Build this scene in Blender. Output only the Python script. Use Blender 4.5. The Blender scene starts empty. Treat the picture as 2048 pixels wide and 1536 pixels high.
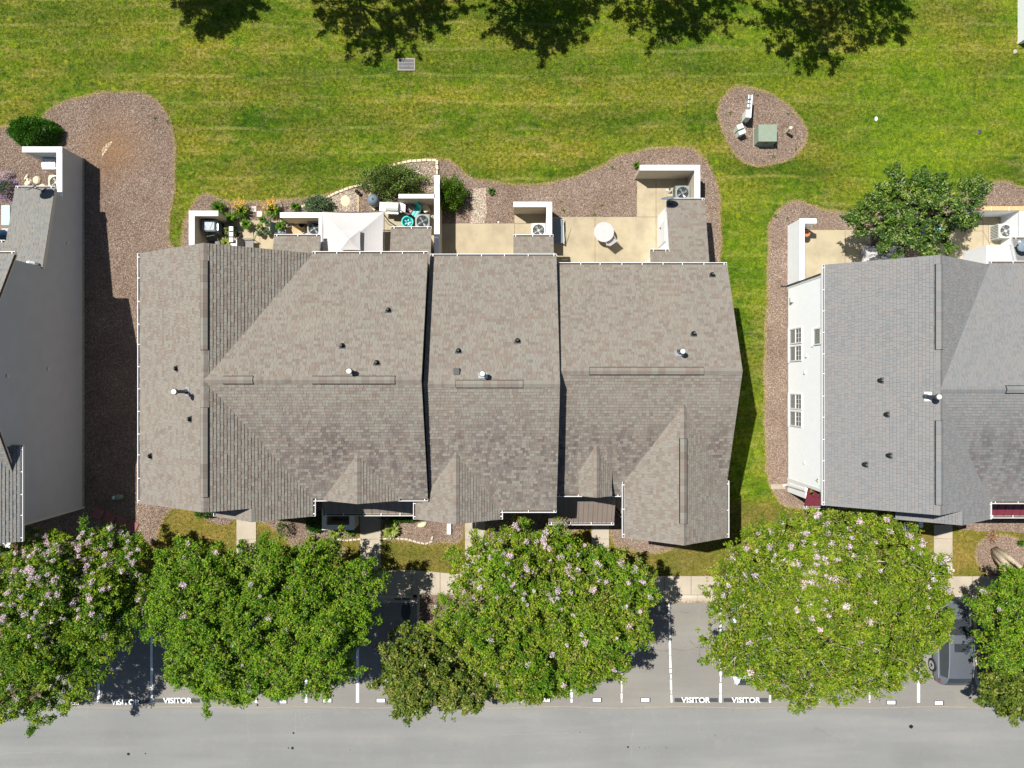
import bpy, bmesh, math, random
import numpy as np
from mathutils import Vector, Matrix
R = math.radians
rng = np.random.default_rng(7)
random.seed(7)
sc = bpy.context.scene
col = sc.collection

# ------------------------------------------------------------------ camera, sky, sun, exposure
HC = 40.3                       # height of the drone above the lawn
FPX = 1470.0                    # focal length in pixels of a 2048 wide picture
cam = bpy.data.cameras.new('camera'); cam.sensor_width = 36; cam.lens = FPX / 2048 * 36
cam.clip_start = 0.5; cam.clip_end = 2000
camo = bpy.data.objects.new('camera', cam); camo.location = (0, 0, HC); camo.rotation_euler = (0, 0, 0)
col.objects.link(camo); sc.camera = camo

SUND = Vector((0.41, -0.273, -1.0)).normalized()
ELEV = math.asin(-SUND.z); AZ = math.atan2(-SUND.x, -SUND.y)
world = bpy.data.worlds.new('World'); sc.world = world; world.use_nodes = True
wn = world.node_tree; wn.nodes.clear()
sky = wn.nodes.new('ShaderNodeTexSky'); sky.sky_type = 'NISHITA'; sky.sun_disc = False
sky.sun_elevation = ELEV; sky.sun_rotation = AZ; sky.altitude = 200; sky.air_density = 1.0; sky.dust_density = 0.6
bg = wn.nodes.new('ShaderNodeBackground'); bg.inputs[1].default_value = 0.055
wo = wn.nodes.new('ShaderNodeOutputWorld')
wn.links.new(sky.outputs[0], bg.inputs[0]); wn.links.new(bg.outputs[0], wo.inputs[0])
sun = bpy.data.lights.new('sun', 'SUN'); sun.energy = 4.8; sun.angle = R(0.5); sun.color = (1.0, 0.955, 0.89)
suno = bpy.data.objects.new('sun', sun); suno.rotation_euler = SUND.to_track_quat('-Z', 'Y').to_euler()
suno.location = (-20, 15, 60); col.objects.link(suno)
sc.view_settings.view_transform = 'Standard'; sc.view_settings.look = 'None'
sc.view_settings.exposure = 0.55; sc.view_settings.gamma = 1.0; sc.view_settings.use_curve_mapping = False

def W(px, py, h=0.0):           # a place seen in the survey photo, at height h above the lawn
    s = (HC - h) / FPX
    return ((px - 1024) * s, (768 - py) * s)
def WP(pts, h=0.0): return [W(x, y, h) for x, y in pts]

# ------------------------------------------------------------------ materials
def srgb(r, g, b):
    f = lambda c: (c / 255 / 12.92) if c / 255 <= 0.04045 else ((c / 255 + 0.055) / 1.055) ** 2.4
    return (f(r), f(g), f(b), 1)
class NT:
    def __init__(s, name):
        s.m = bpy.data.materials.new(name); s.m.use_nodes = True; s.t = s.m.node_tree; s.t.nodes.clear()
        s.out = s.n('OutputMaterial'); s.pos = s.n('NewGeometry').outputs['Position']
    def n(s, ty, **kw):
        x = s.t.nodes.new('ShaderNode' + ty)
        for k, v in kw.items(): setattr(x, k, v)
        return x
    def set(s, sock, v):
        if hasattr(v, 'is_output') or isinstance(v, bpy.types.NodeSocket): s.t.links.new(v, sock)
        elif v is not None:
            if isinstance(v, (tuple, list)) and len(v) == 3 and sock.type == 'RGBA': v = (*v, 1)
            sock.default_value = v
    def noise(s, scale, detail=2, vec=None, rough=.5, dist=0):
        x = s.n('TexNoise'); s.set(x.inputs['Scale'], scale); x.inputs['Detail'].default_value = detail
        x.inputs['Roughness'].default_value = rough; x.inputs['Distortion'].default_value = dist
        s.set(x.inputs['Vector'], vec if vec is not None else s.pos); return x.outputs['Fac']
    def map(s, scale=(1, 1, 1), rot=(0, 0, 0), loc=(0, 0, 0), vec=None):
        x = s.n('Mapping'); s.set(x.inputs['Vector'], vec if vec is not None else s.pos)
        x.inputs['Scale'].default_value = scale; x.inputs['Rotation'].default_value = rot; x.inputs['Location'].default_value = loc
        return x.outputs[0]
    def ramp(s, fac, stops, const=False):
        x = s.n('ValToRGB'); s.set(x.inputs[0], fac); e = x.color_ramp.elements
        if const: x.color_ramp.interpolation = 'CONSTANT'
        while len(e) < len(stops): e.new(0.5)
        for i, (p, c) in enumerate(stops):
            e[i].position = p
            if isinstance(c, (int, float)): c = (c, c, c, 1)
            e[i].color = c if len(c) == 4 else (*c, 1)
        return x.outputs[0]
    def mix(s, fac, a, b, mode='MIX'):
        x = s.n('Mix', data_type='RGBA', blend_type=mode)
        s.set(x.inputs[0], fac); s.set(x.inputs[6], a); s.set(x.inputs[7], b); return x.outputs[2]
    def math(s, op, a, b=0.0, clamp=False):
        x = s.n('Math', operation=op, use_clamp=clamp); s.set(x.inputs[0], a); s.set(x.inputs[1], b); return x.outputs[0]
    def tint(s):
        a = s.n('Attribute', attribute_name='tint').outputs['Fac']; o = s.n('ObjectInfo').outputs['Random']
        return s.math('FRACT', s.math('ADD', a, o))
    def xyz(s):
        x = s.n('SeparateXYZ'); s.set(x.inputs[0], s.pos); return x.outputs
    def fin(s, colr, rough=.85, spec=.25, metal=0, bump=None, bstr=.3, bdist=.02, trans=0):
        p = s.n('BsdfPrincipled'); s.set(p.inputs['Base Color'], colr); s.set(p.inputs['Roughness'], rough)
        p.inputs['Specular IOR Level'].default_value = spec; p.inputs['Metallic'].default_value = metal
        if bump is not None:
            b = s.n('Bump'); b.inputs['Strength'].default_value = bstr; b.inputs['Distance'].default_value = bdist
            s.set(b.inputs['Height'], bump); s.set(p.inputs['Normal'], b.outputs[0])
        o = p.outputs[0]
        if trans:
            t = s.n('BsdfTranslucent'); s.set(t.inputs[0], colr); mx = s.n('MixShader'); mx.inputs[0].default_value = trans
            s.t.links.new(o, mx.inputs[1]); s.t.links.new(t.outputs[0], mx.inputs[2]); o = mx.outputs[0]
        s.t.links.new(o, s.out.inputs[0]); return s.m
MATS = {}
def pm(name, c, rough=.7, spec=.3, metal=0, var=.12, scale=6.0, bstr=0):
    if name in MATS: return MATS[name]
    t = NT(name); f = t.noise(scale, 4)
    k = t.ramp(f, [(.25, 1 - var), (.75, 1 + var)])
    cc = t.mix(1.0, (*c[:3], 1), k, 'MULTIPLY')
    MATS[name] = t.fin(cc, rough, spec, metal, bump=f if bstr else None, bstr=bstr); return MATS[name]

def grass_color(t, tinted):
    x, y, z = t.xyz()
    mid = t.noise(.8, 5, rough=.65); fine = t.noise(5.5, 4, rough=.7); blot = t.noise(2.2, 5, vec=t.map(loc=(9, 2, 0)), rough=.7)
    patch = t.noise(.30, 4, vec=t.map(scale=(1, 1.7, 1), loc=(13, 4, 0)), rough=.65)
    green = t.mix(t.ramp(blot, [(.36, 0), (.64, 1)]), (.034, .090, .008), (.150, .225, .012))
    olive = t.mix(t.ramp(fine, [(.35, 0), (.65, 1)]), (.100, .118, .016), (.225, .228, .030))
    base = t.mix(t.ramp(patch, [(.38, 0), (.58, 1)]), green, olive)
    tan = t.noise(1.3, 6, vec=t.map(scale=(.6, 1.7, 1), loc=(3, 9, 0)), rough=.72)
    base = t.mix(t.ramp(tan, [(.50, 0), (.68, .72)]), base, (.300, .250, .100))
    # mowing passes running across the lawn, broken up by the growth
    wob = t.noise(.12, 2, vec=t.map(loc=(0, 50, 0))); band = t.math('ADD', t.math('MULTIPLY', y, .62), t.math('MULTIPLY', wob, .45))
    st = t.math('SINE', t.math('MULTIPLY', band, 3.6)); st = t.math('ADD', t.math('MULTIPLY', st, .5), .5)
    st = t.math('MULTIPLY', st, t.ramp(t.noise(.22, 2, vec=t.map(scale=(.5, 1, 1), loc=(4, 4, 4))), [(.35, .1), (.62, 1)]))
    back = t.ramp(t.math('MULTIPLY', t.math('ADD', y, 4.0), .1), [(0, 0), (.3, 1)])
    base = t.mix(t.math('MULTIPLY', st, back), base, t.mix(1.0, base, (.54, .70, .60, 1), 'MULTIPLY'))
    edge = t.math('MULTIPLY', t.ramp(t.math('ADD', t.math('MULTIPLY', t.math('SINE', t.math('MULTIPLY', band, 7.2)), .5), .5), [(.93, 0), (.995, .6)]), t.ramp(t.noise(.9, 3, vec=t.map(scale=(.35, 1.5, 1), loc=(8, 1, 0))), [(.44, 0), (.58, .75)]))
    base = t.mix(t.math('MULTIPLY', edge, back), base, (.31, .30, .10))
    lime = t.noise(.16, 2, vec=t.map(loc=(31, 8, 0)))
    lm = t.math('MULTIPLY', t.ramp(lime, [(.36, 0), (.66, .62)]), t.ramp(t.math('MULTIPLY', t.math('SUBTRACT', x, -6.0), .035), [(0, .25), (1, 1)]))
    base = t.mix(lm, base, t.mix(t.ramp(blot, [(.35, 0), (.65, 1)]), (.075, .170, .008), (.190, .300, .012)))
    vor = t.noise(2.6, 3, vec=t.map(loc=(7, 1, 0)))
    base = t.mix(t.ramp(vor, [(.64, 0), (.72, .7)]), base, (.260, .310, .014))
    dry = t.ramp(t.math('MULTIPLY', t.math('ADD', y, 6.2), -1.0), [(0, 0), (.6, 1)])
    dcol = t.mix(t.ramp(mid, [(.4, 0), (.62, 1)]), (.140, .140, .030), (.240, .180, .062))
    base = t.mix(t.math('MULTIPLY', dry, .85), base, dcol)
    lowf = t.noise(.23, 3, vec=t.map(scale=(.6, 1.4, 1), loc=(61, 3, 0)), rough=.6)
    base = t.mix(1.0, base, t.ramp(lowf, [(.34, (.72, .80, .62)), (.52, (.98, .95, .76)), (.68, (1.15, 1.04, .82))]), 'MULTIPLY')
    base = t.mix(1.0, base, t.ramp(fine, [(.30, (.62, .66, .66)), (.70, (1.36, 1.30, 1.3))]), 'MULTIPLY')
    spk = t.noise(15, 3, rough=.7)
    base = t.mix(1.0, base, t.ramp(spk, [(.3, .66), (.7, 1.34)]), 'MULTIPLY')
    if tinted:
        k = t.ramp(t.tint(), [(0, (.50, .58, .5)), (.5, (1.0, 1.0, 1.0)), (.85, (1.5, 1.4, 1.15)), (1, (2.2, 1.9, 1.8))])
        base = t.mix(1.0, base, k, 'MULTIPLY')
    return base
t = NT('lawn_grass'); MATS['lawn'] = t.fin(t.mix(1.0, grass_color(t, False), (.86, .86, .86, 1), 'MULTIPLY'), .95, .1, bump=t.noise(22, 3), bstr=.5, bdist=.03)
t = NT('grass_blade'); MATS['blade'] = t.fin(grass_color(t, True), .7, .2, trans=.2)

def mulch_color(t, tinted):
    a = t.noise(1.1, 4); f = t.noise(26, 3, rough=.7)
    c = t.ramp(f, [(.28, (.110, .075, .056)), (.5, (.220, .160, .125)), (.72, (.345, .270, .222))])
    c = t.mix(t.ramp(a, [(.4, 0), (.7, .55)]), c, (.27, .185, .135))
    x, y, z = t.xyz()
    # rust coloured patch and the pale bare spot in the west bed
    def spot(cx, cy, r, soft):
        dx = t.math('SUBTRACT', x, cx); dy = t.math('SUBTRACT', y, cy)
        d = t.math('SQRT', t.math('ADD', t.math('MULTIPLY', dx, dx), t.math('MULTIPLY', dy, dy)))
        d = t.math('ADD', d, t.math('MULTIPLY', t.math('SUBTRACT', t.noise(1.6, 4), .5), 1.6))
        return t.ramp(t.math('DIVIDE', d, r), [(0, 1), (soft, 0)])
    c = t.mix(t.math('MULTIPLY', spot(-22.0, 12.7, 1.7, .95), .62), c, (.30, .145, .055))
    if tinted:
        pch = t.noise(.55, 4, vec=t.map(loc=(3, 3, 0)), rough=.65)
        c = t.ramp(t.tint(), [(0, (.090, .058, .042)), (.3, (.195, .135, .102)), (.55, (.262, .205, .160)), (.8, (.34, .285, .232)), (.95, (.46, .39, .33)), (1, (.60, .53, .44))])
        c = t.mix(1.0, c, t.ramp(pch, [(.35, (.80, .74, .70)), (.65, (1.14, 1.12, 1.10))]), 'MULTIPLY')
        c = t.mix(t.math('MULTIPLY', spot(-21.8, 12.9, 2.7, .95), .55), c, (.33, .185, .075))
    return c
t = NT('mulch_bed'); MATS['mulch'] = t.fin(mulch_color(t, False), .95, .1, bump=t.noise(30, 3), bstr=.8, bdist=.04)
t = NT('mulch_chips'); MATS['chip'] = t.fin(mulch_color(t, True), .9, .15)
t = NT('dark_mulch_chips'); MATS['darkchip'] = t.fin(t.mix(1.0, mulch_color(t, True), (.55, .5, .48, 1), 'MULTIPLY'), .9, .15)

def concrete(name, base, stain, amt=.6):
    t = NT(name); a = t.noise(.8, 5, rough=.65); b = t.noise(60, 2); c2 = t.noise(.35, 3, vec=t.map(loc=(5, 2, 0)))
    c = t.mix(t.math('MULTIPLY', t.ramp(a, [(.42, 0), (.70, 1)]), amt), base, stain)
    c = t.mix(t.math('MULTIPLY', t.ramp(c2, [(.5, 0), (.7, 1)]), .35), c, tuple(v * .72 for v in base[:3]))
    c = t.mix(1.0, c, t.ramp(b, [(.3, .92), (.7, 1.08)]), 'MULTIPLY')
    MATS[name] = t.fin(c, .85, .2, bump=b, bstr=.15, bdist=.005); return MATS[name]
concrete('patio_concrete', (.405, .345, .232), (.29, .25, .172), .9)
concrete('walk_concrete', (.42, .37, .29), (.30, .26, .20))
concrete('curb_concrete', (.50, .45, .36), (.34, .30, .24))
t = NT('asphalt'); x_, y_, z_ = t.xyz(); f = t.noise(90, 2); a = t.noise(.25, 4); s2 = t.noise(1.2, 5, rough=.7)
c = t.ramp(f, [(.25, (.140, .143, .137)), (.5, (.200, .204, .197)), (.78, (.300, .304, .292))])
stall = t.ramp(t.math('ADD', t.math('MULTIPLY', t.math('ADD', y_, 17.93), 3.0), t.math('MULTIPLY', s2, .3)), [(0, 0), (.4, 1)])
c = t.mix(t.math('MULTIPLY', stall, .55), c, t.ramp(f, [(.25, (.170, .150, .120)), (.75, (.275, .245, .200))]))
c = t.mix(t.math('MULTIPLY', t.ramp(a, [(.42, 0), (.62, 1)]), .40), c, (.165, .168, .168))
sk = t.noise(.5, 4, vec=t.map(scale=(.18, 1.6, 1), rot=(0, 0, R(-6)), loc=(2, 7, 0)), rough=.6); c = t.mix(t.math('MULTIPLY', t.ramp(sk, [(.48, 0), (.66, 1)]), .22), c, (.33, .325, .30)); c = t.mix(t.math('MULTIPLY', t.ramp(sk, [(.30, 1), (.44, 0)]), .25), c, (.14, .14, .14))
c = t.mix(t.math('MULTIPLY', t.ramp(s2, [(.56, 0), (.75, 1)]), .3), c, (.30, .265, .21))
nz = t.n('TexNoise'); t.set(nz.inputs['Vector'], t.pos); nz.inputs['Scale'].default_value = 1.1; nz.inputs['Detail'].default_value = 5
vm = t.n('VectorMath', operation='MULTIPLY_ADD'); t.set(vm.inputs[0], nz.outputs['Color']); vm.inputs[1].default_value = (1.6, 1.6, 0); t.set(vm.inputs[2], t.pos)
vo = t.n('TexVoronoi', feature='DISTANCE_TO_EDGE'); t.set(vo.inputs['Vector'], vm.outputs[0]); vo.inputs['Scale'].default_value = .45
crack = t.ramp(vo.outputs['Distance'], [(.0, 1), (.006, 0)])
crm = t.math('MULTIPLY', crack, t.ramp(t.noise(.3, 2, vec=t.map(loc=(40, 3, 0))), [(.5, 0), (.6, .22)]))
c = t.mix(crm, c, (.10, .095, .085))
MATS['asphalt'] = t.fin(c, .9, .2, bump=f, bstr=.3, bdist=.01)

def shingle_mat(name, stops, streak):
    t = NT(name); g = t.noise(120, 2); w = t.noise(.5, 3)
    c = t.ramp(t.tint(), stops, const=False); avg = tuple(sum(q[1][i] for q in stops) / len(stops) for i in range(3)); c = t.mix(.24, c, (*avg, 1))
    c = t.mix(1.0, c, t.ramp(g, [(.3, .84), (.7, 1.16)]), 'MULTIPLY')
    x, y, z = t.xyz()
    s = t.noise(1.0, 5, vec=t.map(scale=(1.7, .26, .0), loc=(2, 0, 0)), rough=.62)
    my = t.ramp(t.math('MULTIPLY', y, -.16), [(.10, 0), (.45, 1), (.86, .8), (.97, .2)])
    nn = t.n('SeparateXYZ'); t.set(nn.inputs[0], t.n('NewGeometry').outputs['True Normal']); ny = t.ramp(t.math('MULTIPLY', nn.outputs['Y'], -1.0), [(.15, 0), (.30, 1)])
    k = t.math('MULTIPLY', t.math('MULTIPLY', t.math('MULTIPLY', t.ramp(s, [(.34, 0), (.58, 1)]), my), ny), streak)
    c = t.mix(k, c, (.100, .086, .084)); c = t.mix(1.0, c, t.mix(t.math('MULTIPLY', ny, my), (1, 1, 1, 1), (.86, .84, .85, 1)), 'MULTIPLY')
    c = t.mix(t.math('MULTIPLY', t.ramp(w, [(.5, 0), (.75, 1)]), .12), c, (.30, .25, .19))
    m = t.fin(c, .92, .15, bump=g, bstr=.25, bdist=.004); MATS[name] = m; return m
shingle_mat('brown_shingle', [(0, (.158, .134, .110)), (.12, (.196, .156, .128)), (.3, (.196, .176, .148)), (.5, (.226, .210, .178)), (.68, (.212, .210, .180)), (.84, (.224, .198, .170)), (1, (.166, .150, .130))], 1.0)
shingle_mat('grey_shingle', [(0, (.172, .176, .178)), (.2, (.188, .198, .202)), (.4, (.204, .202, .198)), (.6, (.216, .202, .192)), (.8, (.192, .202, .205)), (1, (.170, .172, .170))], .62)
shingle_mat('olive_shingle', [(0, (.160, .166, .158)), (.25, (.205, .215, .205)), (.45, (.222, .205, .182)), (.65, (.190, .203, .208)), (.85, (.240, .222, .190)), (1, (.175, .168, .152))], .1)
pm('white_paint', (.74, .75, .76, 1), .55, .3, var=.03)
pm('white_siding', (.84, .87, .89, 1), .6, .3, var=.03)
pm('cream_siding', (.50, .44, .35, 1), .7, .25, var=.05)
pm('taupe_siding', (.49, .515, .55, 1), .65, .3, var=.04, scale=1.5)
pm('grey_trim', (.62, .62, .60, 1), .6, .3, var=.04)
pm('foundation', (.30, .30, .25, 1), .9, .1, var=.25)
pm('brown_metal', (.20, .165, .142, 1), .42, .5, var=.08, scale=2)
pm('burgundy_metal', (.17, .032, .050, 1), .42, .5, var=.08, scale=2)
pm('vent_black', (.012, .012, .013, 1), .7, .2)
pm('rubber', (.045, .048, .050, 1), .5, .4)
pm('galvanised', (.60, .62, .64, 1), .35, .5, metal=.7, var=.1, scale=20)
pm('charcoal', (.05, .055, .06, 1), .5, .4)
pm('dark_glass', (.035, .042, .048, 1), .08, .6)
pm('pane_grey', (.22, .25, .24, 1), .15, .6, var=.15)
pm('ac_light', (.52, .54, .50, 1), .5, .4, var=.06)
pm('ac_grey', (.20, .235, .225, 1), .5, .4, var=.06)
pm('fan_metal', (.33, .36, .38, 1), .35, .5, metal=.4)
pm('canopy_fabric', (.46, .445, .44, 1), .85, .1, var=.02, scale=2)
pm('utility_green', (.22, .27, .205, 1), .6, .3, var=.08, scale=4)
pm('pedestal_green', (.62, .70, .62, 1), .5, .4, var=.05)
pm('beige_plastic', (.62, .56, .42, 1), .6, .3, var=.06)
pm('marking_white', (.80, .80, .78, 1), .7, .2, var=.10, scale=18)
pm('marking_black', (.055, .062, .070, 1), .8, .2, var=.2, scale=10)
pm('terracotta', (.42, .18, .09, 1), .8, .2, var=.12)
pm('turquoise', (.07, .55, .47, 1), .45, .4, var=.05)
pm('blue_plastic', (.10, .22, .62, 1), .4, .4)
pm('pool_blue', (.22, .58, .68, 1), .35, .4, var=.03)
pm('navy_fabric', (.02, .06, .12, 1), .7, .2)
pm('steel_blue', (.16, .21, .25, 1), .45, .45, var=.08)
pm('chair_sling', (.22, .21, .20, 1), .8, .1)
pm('red_paver', (.25, .105, .095, 1), .85, .2, var=.15)
pm('pale_paver', (.55, .49, .43, 1), .85, .2, var=.08)
pm('edging_brick', (.50, .43, .35, 1), .9, .1, var=.2, scale=9)
pm('pale_stone', (.62, .52, .36, 1), .85, .2, var=.15, scale=7)
pm('soil', (.11, .065, .042, 1), .95, .1, var=.3)
pm('mid_glass', (.12, .13, .13, 1), .12, .6)
pm('grate_steel', (.14, .14, .15, 1), .5, .4, metal=.3)
pm('pale_bark', (.52, .45, .34, 1), .9, .15, var=.3, scale=9, bstr=.4)
pm('bark', (.42, .34, .25, 1), .9, .15, var=.3, scale=9, bstr=.4)
pm('car_grey', (.20, .225, .265, 1), .26, .6, metal=.55, var=.02)
pm('car_white', (.62, .68, .72, 1), .3, .6, var=.02)
pm('tyre', (.022, .022, .024, 1), .8, .2)
pm('lamp_red', (.38, .010, .018, 1), .25, .5)
pm('wood_tan', (.52, .38, .22, 1), .8, .2, var=.15)
pm('tan_plank', (.60, .40, .20, 1), .8, .2, var=.1)
pm('pink_cushion', (.42, .25, .25, 1), .85, .1, var=.15, scale=14)
def leaf_mat(name, stops, trans=.3, rough=.5, spec=.22):
    t = NT(name); n = t.noise(1.3, 3)
    c = t.ramp(t.tint(), stops); c = t.mix(1.0, c, t.ramp(n, [(.3, (.82, .86, .8)), (.7, (1.18, 1.10, 1.1))]), 'MULTIPLY')
    MATS[name] = t.fin(c, rough, spec, trans=trans)
leaf_mat('crape_leaf_deep', [(0, (.030, .085, .008)), (.35, (.078, .190, .010)), (.65, (.150, .300, .014)), (.93, (.27, .41, .025)), (.97, (.30, .22, .04)), (1, (.36, .32, .16))])
leaf_mat('crape_leaf_lime', [(0, (.055, .105, .008)), (.35, (.130, .225, .010)), (.65, (.220, .335, .014)), (.92, (.34, .42, .04)), (.96, (.33, .22, .06)), (1, (.44, .38, .26))])
leaf_mat('magnolia_leaf', [(0, (.030, .060, .010)), (.4, (.085, .135, .016)), (.75, (.165, .215, .028)), (.92, (.25, .25, .05)), (1, (.32, .20, .08))], trans=.12, rough=.38)
leaf_mat('shade_tree_leaf', [(0, (.020, .048, .010)), (.5, (.045, .095, .014)), (.9, (.085, .150, .018)), (1, (.14, .2, .03))])
leaf_mat('rear_tree_leaf', [(0, (.022, .060, .010)), (.4, (.065, .140, .015)), (.75, (.140, .240, .025)), (.93, (.24, .33, .06)), (1, (.32, .33, .18))], trans=.2, rough=.45, spec=.35)
leaf_mat('boxwood_leaf', [(0, (.014, .070, .006)), (.5, (.040, .150, .010)), (.85, (.090, .235, .014)), (1, (.20, .34, .06))])
leaf_mat('fresh_leaf', [(0, (.035, .11, .010)), (.5, (.080, .20, .014)), (1, (.18, .30, .02))])
leaf_mat('hosta_leaf', [(0, (.13, .20, .02)), (.5, (.25, .32, .05)), (1, (.48, .50, .22))])
leaf_mat('succulent_leaf', [(0, (.07, .14, .06)), (.5, (.13, .22, .10)), (1, (.26, .34, .2))])
leaf_mat('yellow_petal', [(0, (.65, .33, .02)), (.6, (.80, .50, .04)), (1, (.85, .68, .25))], trans=.1, rough=.7)
leaf_mat('pink_petal', [(0, (.58, .42, .52)), (.5, (.76, .62, .70)), (1, (.88, .80, .84))], trans=.35, rough=.8, spec=.1)
leaf_mat('purple_petal', [(0, (.10, .04, .30)), (.6, (.30, .16, .45)), (1, (.6, .45, .65))], trans=.1, rough=.8)
leaf_mat('gravel', [(0, (.26, .20, .15)), (.4, (.48, .40, .32)), (.8, (.66, .60, .52)), (1, (.32, .25, .2))], trans=.0, rough=.9, spec=.1)
leaf_mat('dead_leaf', [(0, (.12, .06, .035)), (.6, (.26, .15, .09)), (1, (.40, .28, .2))], trans=0, rough=.9, spec=.1)
leaf_mat('river_gravel', [(0, (.22, .17, .13)), (.4, (.38, .30, .23)), (.8, (.58, .50, .42)), (1, (.75, .7, .62))], trans=.0, rough=.9, spec=.1)
def M(k): return MATS[k]
# ------------------------------------------------------------------ building helpers
def tag(o, label=None, cat=None, group=None, kind=None):
    if label: o['label'] = label
    if cat: o['category'] = cat
    if group: o['group'] = group
    if kind: o['kind'] = kind
    return o
def thing(name, label, cat, loc=(0, 0, 0), rz=0, group=None):
    o = bpy.data.objects.new(name, None); o.empty_display_size = .2; o.location = loc; o.rotation_euler = (0, 0, rz)
    col.objects.link(o); return tag(o, label, cat, group)
def copy_tree(o, parent=None):
    c = o.copy(); col.objects.link(c); c.parent = parent
    for ch in o.children: copy_tree(ch, c)
    return c
class MB:
    def __init__(s): s.v = []; s.f = []; s.t = []
    def poly(s, pts, tint=0.0):
        b = len(s.v); s.v += [tuple(p) for p in pts]; s.f.append(tuple(range(b, b + len(pts)))); s.t.append(tint); return s
    def mesh(s, vs, fs, tint=0.0):
        b = len(s.v); s.v += [tuple(p) for p in vs]; s.f += [tuple(b + i for i in f) for f in fs]; s.t += [tint] * len(fs); return s
    def box(s, x0, x1, y0, y1, z0, z1, tint=0.0, rz=0, piv=None):
        vs = [(x, y, z) for z in (z0, z1) for y in (y0, y1) for x in (x0, x1)]
        if rz:
            cx, cy = piv or ((x0 + x1) / 2, (y0 + y1) / 2); c, q = math.cos(rz), math.sin(rz)
            vs = [(cx + (x - cx) * c - (y - cy) * q, cy + (x - cx) * q + (y - cy) * c, z) for x, y, z in vs]
        return s.mesh(vs, [(0, 2, 3, 1), (4, 5, 7, 6), (0, 1, 5, 4), (2, 6, 7, 3), (0, 4, 6, 2), (1, 3, 7, 5)], tint)
    def prism(s, pts, z0, z1, tint=0.0):
        a = sum(pts[i][0] * pts[(i + 1) % len(pts)][1] - pts[(i + 1) % len(pts)][0] * pts[i][1] for i in range(len(pts)))
        if a < 0: pts = pts[::-1]
        n = len(pts); vs = [(x, y, z0) for x, y in pts] + [(x, y, z1) for x, y in pts]
        return s.mesh(vs, [tuple(range(n))[::-1], tuple(range(n, 2 * n))] + [(i, (i + 1) % n, n + (i + 1) % n, n + i) for i in range(n)], tint)
    def tube(s, pts, r, n=8, tint=0.0, cap=True):
        pts = [Vector(p) for p in pts]; rs = r if isinstance(r, (list, tuple)) else [r] * len(pts); vs = []
        for i, p in enumerate(pts):
            d = (pts[min(i + 1, len(pts) - 1)] - pts[max(i - 1, 0)]).normalized()
            a = d.cross(Vector((0, 0, 1)) if abs(d.z) < .95 else Vector((1, 0, 0))).normalized(); b = d.cross(a)
            vs += [p + (a * math.cos(2 * math.pi * k / n) + b * math.sin(2 * math.pi * k / n)) * rs[i] for k in range(n)]
        fs = []
        for i in range(len(pts) - 1):
            for k in range(n): fs.append((i * n + k, (i + 1) * n + k, (i + 1) * n + (k + 1) % n, i * n + (k + 1) % n))
        if cap: fs += [tuple(range(n)), tuple(range((len(pts) - 1) * n, len(pts) * n))[::-1]]
        return s.mesh(vs, fs, tint)
    def lathe(s, prof, c=(0, 0, 0), n=20, tint=0.0, sx=1, sy=1):
        vs = []; fs = []
        for r, z in prof: vs += [(c[0] + sx * r * math.cos(2 * math.pi * k / n), c[1] + sy * r * math.sin(2 * math.pi * k / n), c[2] + z) for k in range(n)]
        for i in range(len(prof) - 1):
            for k in range(n): fs.append((i * n + k, i * n + (k + 1) % n, (i + 1) * n + (k + 1) % n, (i + 1) * n + k))
        return s.mesh(vs, fs, tint)
    def data(s, name, m, smooth=False):
        me = bpy.data.meshes.new(name); me.from_pydata(s.v, [], s.f)
        a = me.attributes.new('tint', 'FLOAT', 'FACE'); a.data.foreach_set('value', np.array(s.t, dtype=np.float32))
        if smooth: me.polygons.foreach_set('use_smooth', [True] * len(me.polygons))
        me.materials.append(m if not isinstance(m, str) else M(m)); me.update(); return me
    def build(s, name, m, parent=None, smooth=False, world=False, bevel=0):
        o = bpy.data.objects.new(name, s.data(name, m, smooth)); col.objects.link(o)
        if parent:
            o.parent = parent
            if world:
                p = parent; off = Vector((0, 0, 0))
                while p: off -= p.location; p = p.parent
                o.location = off
        if bevel:
            b = o.modifiers.new('bevel', 'BEVEL'); b.width = bevel; b.segments = 2; b.limit_method = 'ANGLE'
        return o
def fastmesh(name, m, verts, nper, tint, parent=None, kind=None):
    """verts: (N*nper,3) array; each run of nper verts is one face"""
    me = bpy.data.meshes.new(name); nv = len(verts); nf = nv // nper
    me.vertices.add(nv); me.vertices.foreach_set('co', np.ascontiguousarray(verts, dtype=np.float32).ravel())
    me.loops.add(nv); me.loops.foreach_set('vertex_index', np.arange(nv, dtype=np.int32))
    me.polygons.add(nf); me.polygons.foreach_set('loop_start', np.arange(0, nv, nper, dtype=np.int32))
    me.polygons.foreach_set('loop_total', np.full(nf, nper, dtype=np.int32))
    a = me.attributes.new('tint', 'FLOAT', 'FACE'); a.data.foreach_set('value', np.ascontiguousarray(tint, dtype=np.float32))
    me.materials.append(M(m)); me.update(calc_edges=True)
    o = bpy.data.objects.new(name, me); col.objects.link(o)
    if parent:
        o.parent = parent; off = Vector((0, 0, 0)); p = parent
        while p: off -= p.location; p = p.parent
        o.location = off
    if kind: o['kind'] = kind
    return o
def pip(px, py, poly):
    inside = np.zeros(px.shape, bool); n = len(poly); j = n - 1
    for i in range(n):
        xi, yi = poly[i]; xj, yj = poly[j]
        if yi != yj:
            c = ((yi > py) != (yj > py)) & (px < (xj - xi) * (py - yi) / (yj - yi) + xi); inside ^= c
        j = i
    return inside
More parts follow.
